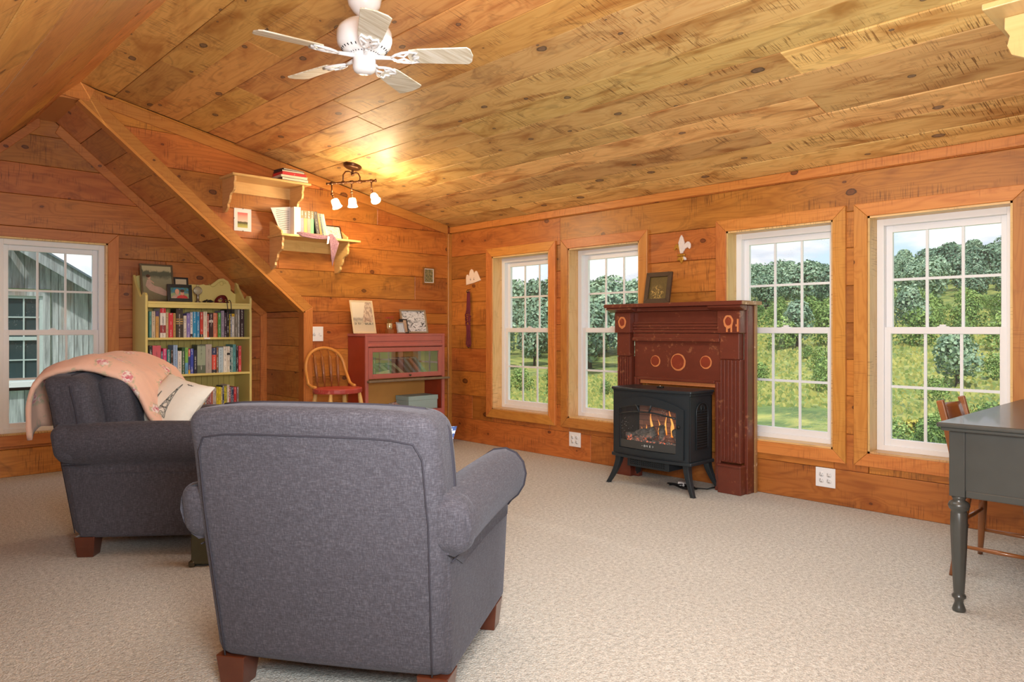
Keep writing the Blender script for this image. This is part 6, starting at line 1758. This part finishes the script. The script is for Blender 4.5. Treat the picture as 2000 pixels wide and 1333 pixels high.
# switch plate, outlets
def plate(name, label, cat, T, u0, u1, v0, v1, kind_, grp=None):
    o = empty(name, T((u0 + u1) / 2, (v0 + v1) / 2, 0), label=label, cat=cat, group=grp); L_ = o.location.copy()
    TT = lambda u, v, w=0: T(u, v, w) - L_
    m = M(); m.box(u0, u1, v0, v1, 0, .006, TT); m.obj('cover_plate', MAT['vinyl'], o, bevel=.002)
    uc, vc = (u0 + u1) / 2, (v0 + v1) / 2
    if kind_ == 'outlet':
        for du in (-.024, .024):
            for dv in (-.019, .019):
                cx, cz = uc + du, vc + dv
                m = M(); m.lathe([(0, .006), (.0165, .006), (.0165, .0085), (0, .0085)], lambda x, y, z: TT(cx + max(-.0145, min(.0145, x)), cz + y * .95, z), 20); s_ = m.obj('socket', MAT['vinyl'], o)
                m = M()
                for dx in (-.006, .006): m.box(cx + dx - .001, cx + dx + .001, cz + .001, cz + .009, .0083, .009, TT)
                m.lathe([(0, .0083), (.0025, .0083), (.0025, .009), (0, .009)], lambda x, y, z: TT(cx + x, cz - .008 + y, z), 8); m.obj('slots', MAT['iron_d'], s_)
    else:
        for du in (-.023, .023):
            m = M(); m.box(uc + du - .005, uc + du + .005, vc - .012, vc + .012, .006, .008, TT); sw_ = m.obj('switch_slot', MAT['vinyl'], o)
            m = M(); m.box(uc + du - .003, uc + du + .003, vc - .001, vc + .009, .008, .016, TT); m.obj('toggle', MAT['vinyl'], o)
        m = M()
        for i in range(3): m.tube([TT(uc - .045 + .012 * i + .006 * math.cos(a), vc - .01 + .008 * math.sin(a), .0068) for a in [j * .785 for j in range(8)]], .001, 4, closed=True)
        m.tube([TT(uc - .055, vc - .028, .0068), TT(uc - .045, vc + .002, .0068), TT(uc - .04, vc - .028, .0068)], .0012, 4); m.tube([TT(uc + .03 + .006 * i, vc - .02 + .006 * (i % 2), .0068) for i in range(4)], .001, 4)
        m.obj('printed_drawing', MAT['ink'], o)
plate('switch_plate', 'white double switch plate with a small drawing beside the bow back chair', 'switch', TA, 3.052, 3.175, .998, 1.125, 'switch')
plate('outlet_plate', 'white four socket outlet below the second window, left of the stove', 'outlet', TB, 4.018, 4.146, .112, .234, 'outlet', 'wall outlets')
plate('outlet_plate', 'white four socket outlet below the gap between the two right windows', 'outlet', TB, 1.912, 2.036, .104, .226, 'outlet', 'wall outlets')
# plaster fleur-de-lis
flx = empty('fleur_de_lis', (XB - .002, 3.03, 1.69), label='chipped white and gold plaster lily ornament above the mantelpiece', cat='ornament')
MAT['plaster'] = plain('white_plaster', srgb(226, 214, 206), .6, var=.12, scale=60); MAT['gilt'] = plain('worn_gilt', srgb(196, 148, 60), .35, .6, .4, 60)
TFl = lambda u, v, w=0: Vector((-w, -u, v))
def leaf3(poly, w, mat, nm, bev=.005):
    m = M(); m.prism([(a * 1.0, b) for a, b in poly], 0, w, TFl); m.obj(nm, mat, flx, bevel=bev)
leaf3([(-.010, -.03), (.012, -.03), (.024, .015), (.026, .05), (.014, .088), (.001, .108), (-.012, .09), (-.026, .05), (-.02, .015)], .016, MAT['plaster'], 'centre_petal')
leaf3([(.012, -.025), (.03, .0), (.05, .012), (.068, -.004), (.078, .012), (.078, .035), (.066, .052), (.048, .055), (.03, .042), (.016, .01)], .013, MAT['plaster'], 'right_petal')
leaf3([(-.012, -.025), (-.03, .005), (-.044, .012), (-.056, -.006), (-.064, .0), (-.062, .022), (-.05, .04), (-.034, .045), (-.022, .03), (-.012, .0)], .013, MAT['gilt'], 'left_petal')
leaf3([(-.032, -.034), (.032, -.034), (.034, -.05), (-.034, -.05)], .02, MAT['gilt'], 'band')
leaf3([(-.012, -.05), (.012, -.05), (.02, -.075), (.0, -.108), (-.02, -.075)], .015, MAT['gilt'], 'lower_point')
leaf3([(.014, -.05), (.036, -.06), (.042, -.08), (.024, -.082), (.014, -.068)], .012, MAT['plaster'], 'lower_curl'); leaf3([(-.014, -.05), (-.034, -.062), (-.042, -.08), (-.024, -.084), (-.014, -.068)], .012, MAT['gilt'], 'lower_curl')
# paper ghosts cut-out
gh = empty('cloud_cutout', (XB - .001, 5.41, 1.60), label='cream cloud shaped cutout with two small eyes on the window wall', cat='ornament')
TG = lambda u, v, w=0: Vector((-w, -u, v))
out = [(-.095, -.062), (-.098, .01), (-.09, .035), (-.075, .04), (-.058, .03), (-.05, .018), (-.05, .045), (-.038, .075), (-.018, .09), (.004, .082), (.018, .058), (.024, .042), (.034, .06), (.052, .07), (.068, .062), (.085, .035), (.11, -.005), (.125, -.025), (.0, -.05)]
m = M(); m.prism(out, 0, .006, TG); m.obj('cutout', plain('cream_card', srgb(244, 226, 208), .7, var=.02), gh, bevel=.0015)
m = M()
for u in (-.028, .024): m.tube([TG(u - .002, -.008, .007), TG(u + .003, -.018, .007)], .003, 5); m.tube([TG(u, .0, .007), TG(u + .002, .004, .007)], .0018, 5)
m.obj('eyes', MAT['iron_d'], gh)
# knotted rope on hooks
rp = empty('knotted_rope', (XB - .02, 5.44, 1.45), label='maroon climbing rope hanging knotted from two hooks on the window wall', cat='rope')
MAT['rope'] = plain('maroon_rope', srgb(112, 40, 52), .85, var=.35, scale=260, bump=.5)
TRp = lambda u, v, w=0: Vector((-w, -u, v))
m = M()
for k_, u in enumerate((-.018, -.006, .006, .018)):
    m.tube([TRp(u * .8, .02, .01), TRp(u, -.08, .012), TRp(u * 1.3, -.16, .012), TRp(u * 1.8, -.20, .016 + .006 * (k_ % 2))], .0062, 7)
    m.tube([TRp(u * 1.4, -.30, .015), TRp(u * 1.2, -.36, .012), TRp(u * 1.5, -.44, .01), TRp(u * 1.9, -.49, .01), TRp(u * 1.2 , -.515, .01), TRp(0, -.505 - .02 * (k_ % 2), .01)], .0062, 7)
m.obj('hanging_strands', MAT['rope'], rp)
m = M()
for k_ in range(5):
    pts = []
    for i in range(15):
        a = i / 14 * math.pi * 1.15 - .3
        pts.append(TRp((.034 - .002 * k_) * math.cos(a) * (1 if k_ % 2 else -1), -.225 - .02 * k_ + .034 * math.sin(a), .018 + .012 * math.sin(a * 1.1)))
    m.tube(pts, .0062, 7)
m.obj('knot', MAT['rope'], rp)
m = M()
for u in (-.008, .014): m.tube([TRp(u, .04, 0), TRp(u, .036, .02), TRp(u, .02, .028), TRp(u, .01, .022)], .0035, 6)
m.obj('hook', MAT['oldmetal'], rp)
m = M(); m.tube([TRp(-.014, -.525, .004), TRp(.004, -.53, .012), TRp(.012, -.52, .014)], .003, 6); m.obj('hook', MAT['oldmetal'], rp)

# ================================================================ ceiling fan
FX, FY, FZ = 1.727, 2.766, 2.285
fan = empty('ceiling_fan', (FX, FY, FZ), label='white five blade ceiling fan hanging from the sloped ceiling', cat='fan')
MAT['fanw'] = plain('glossy_white_enamel', srgb(240, 240, 242), .18, var=.01, coat=.4)
MAT['blade'] = None
def blade_mat():
    t = NT('whitewashed_blade'); tc = t.n('ShaderNodeTexCoord').outputs['Object']
    n = t.noise(t.scale(tc, 4, 60, 1), 1, 4, .6, .6)
    t.set(Base_Color=t.ramp(n, [(.35, srgb(196, 182, 156)), (.55, srgb(224, 216, 198)), (.7, srgb(234, 230, 220))]), Roughness=.5); return t.m
MAT['blade'] = blade_mat()
zc0 = ZB + SL * (XB - FX) - FZ
m = M(); m.lathe([(0, zc0), (.045, zc0 - .0), (.05, zc0 - .03), (.05, .31), (.072, .30), (.076, .27), (.068, .235), (.045, .205), (.03, .19), (.026, .15), (0, .15)][::-1], None, 30); m.obj('canopy', MAT['fanw'], fan)
m = M(); m.lathe([(0, .02), (.06, .02), (.085, .028), (.10, .045), (.115, .06), (.12, .085), (.12, .115), (.112, .135), (.095, .15), (.09, .156), (.07, .16), (.03, .165), (0, .166)], None, 40); m.obj('motor_housing', MAT['fanw'], fan)
m = M()
for k_ in range(30):
    a = k_ * 2 * math.pi / 30; c, s_ = math.cos(a), math.sin(a)
    m.bar((.062 * c, .062 * s_, .021), (.10 * c, .10 * s_, .042), .004, .003)
m.obj('vent_slots', MAT['iron_d'], fan, kind='stuff')
m = M(); m.lathe([(0, -.062), (.03, -.06), (.044, -.052), (.05, -.04), (.05, 0), (.048, .006), (.056, .01), (.056, .02), (0, .02)], None, 32); m.obj('switch_housing', MAT['fanw'], fan)
for i in range(5):
    a = R(-44.5 + 72 * i + (0, 0.8, 1, 0, 0)[i]); 
    Rm = Matrix.Rotation(a, 4, 'Z'); tilt = Matrix.Rotation(R(-12), 4, 'X')
    TB_ = lambda x, y, z: (Rm @ (Matrix.Translation((0, 0, .012)) @ tilt @ Vector((x, y, z))))
    m = M(); poly = [(.20, -.046), (.24, -.052), (.455, -.062), (.47, -.045), (.478, 0), (.47, .045), (.455, .062), (.24, .052), (.20, .046), (.19, 0)]
    m.prism(poly, 0, .006, TB_); bl = m.obj('blade', MAT['blade'], fan, bevel=.002)
    m = M()
    m.tube([TB_(.05, 0, .0), TB_(.09, .0, -.004), TB_(.12, 0, -.006)], [.012, .009, .008], 8)
    for sg in (-1, 1):
        m.tube([TB_(.115, 0, -.006), TB_(.14, sg * .022, -.006), TB_(.17, sg * .036, -.005), (TB_(.205, sg * .040, -.004)), TB_(.235, sg * .034, -.003), TB_(.215, sg * .012, -.003), TB_(.24, 0, -.003)], .006, 6)
        m.tube([TB_(.14, sg * .022, -.006), TB_(.175, sg * .008, -.005), TB_(.205, sg * .040, -.004)], .005, 6)
    m.obj('blade_arm', MAT['fanw'], fan)

# ================================================================ track light
MAT['bronze'] = plain('oil_rubbed_bronze', srgb(92, 58, 36), .35, .7, .3, 40)
cz_ = lambda x: ZB + SL * (XB - x)
LX, LY = 3.13, 5.19
tl = empty('track_light', (LX, LY, cz_(LX)), label='bronze three lamp bar light on the ceiling above the cabinet', cat='lamp')
sl_ = math.atan(SL)
TL_ = lambda x, y, z: Vector((x, y, z)) - tl.location
m = M(); RmY = Matrix.Rotation(sl_, 4, 'Y')
m.lathe([(0, 0), (.074, 0), (.076, -.008), (.066, -.014), (.068, -.02), (.05, -.03), (.03, -.036), (0, -.04)][::-1], lambda x, y, z: RmY @ Vector((x, y, z)), 30); m.obj('canopy', MAT['bronze'], tl)
zb = 2.292
m = M(); m.tube([(0, 0, -.03), (0, 0, -.075)], .010, 8); m.lathe([(0, -.088), (.008, -.085), (.014, -.075), (.010, -.066), (0, -.064)], None, 12)
bar0 = Vector((2.905, LY + .02, 2.258)); bar1 = Vector((3.325, LY - .04, 2.335))
P_ = lambda a: bar0.lerp(bar1, a) - tl.location
for sg in (-1, 1):
    e = P_(.5 + sg * .17); m.tube([Vector((0, 0, -.07)), Vector((sg * .03, -.0 * sg, -.055)), Vector((e.x * .75, e.y * .75, -.062)), Vector((e.x, e.y, -.09)), e], .006, 7)
m.obj('hanger', MAT['bronze'], tl)
m = M(); m.tube([P_(a) for a in (0, .02, .08, .081, .12, .121, .30, .301, .36, .361, .47, .471, .53, .531, .64, .641, .70, .701, .88, .881, .93, .931, .98, 1)],
               [.010, .009, .009, .014, .014, .009, .009, .014, .014, .009, .009, .014, .014, .009, .009, .014, .014, .009, .009, .014, .014, .009, .009, .016], 10); m.obj('bar', MAT['bronze'], tl)
def shade_mat():
    t = NT('lit_glass_shade'); t.set(Base_Color=srgb(255, 240, 214), Emission_Color=srgb(255, 226, 176), Emission_Strength=6.0, Roughness=.4); return t.m
MAT['shade'] = shade_mat()
for a, dv in ((.10, Vector((.25, -.35, -1))), (.50, Vector((.02, -.1, -1))), (.905, Vector((-.05, -.62, -.75)))):
    p0 = P_(a); dv = dv.normalized()
    k0 = p0 + Vector((0, 0, -.085)) + Vector((dv.x, dv.y, 0)) * .01
    m = M(); m.tube([p0, k0], .006, 7); m.lathe([(0, -.01), (.010, -.006), (.012, 0), (.010, .006), (0, .01)], lambda x, y, z: k0 + Vector((x, z, y)), 10)
    m.tube([k0, k0 + dv * .03], .006, 7)
    side = dv.orthogonal().normalized()
    for sg in (-1, 1): m.tube([k0 + dv * .02, k0 + dv * .03 + side * .012 * sg, k0 + dv * .055 + side * .018 * sg], .004, 5)
    m.obj('lamp_arm', MAT['bronze'], tl)
    q_ = dv.to_track_quat('Z', 'Y').to_matrix()
    base = k0 + dv * .045
    m = M(); m.lathe([(.0, 0), (.026, .004), (.031, .02), (.032, .045), (.035, .062), (.041, .072), (.037, .072), (.031, .06), (.0, .055)], lambda x, y, z: base + q_ @ Vector((x, y, z)), 24); m.obj('lamp_shade', MAT['shade'], tl)
    d = bpy.data.lights.new('bulb', 'POINT'); d.energy = 9; d.color = (1.0, .74, .44); d.shadow_soft_size = .035
    lo_ = bpy.data.objects.new('bulb', d); COL.objects.link(lo_); lo_.parent = tl; lo_.location = base + dv * .10
    d = bpy.data.lights.new('bulb', 'POINT'); d.energy = 3.2; d.color = (1.0, .78, .48); d.shadow_soft_size = .03
    lo_ = bpy.data.objects.new('bulb', d); COL.objects.link(lo_); lo_.parent = tl; lo_.location = base + dv * .03 + Vector((0, -.05, .02))
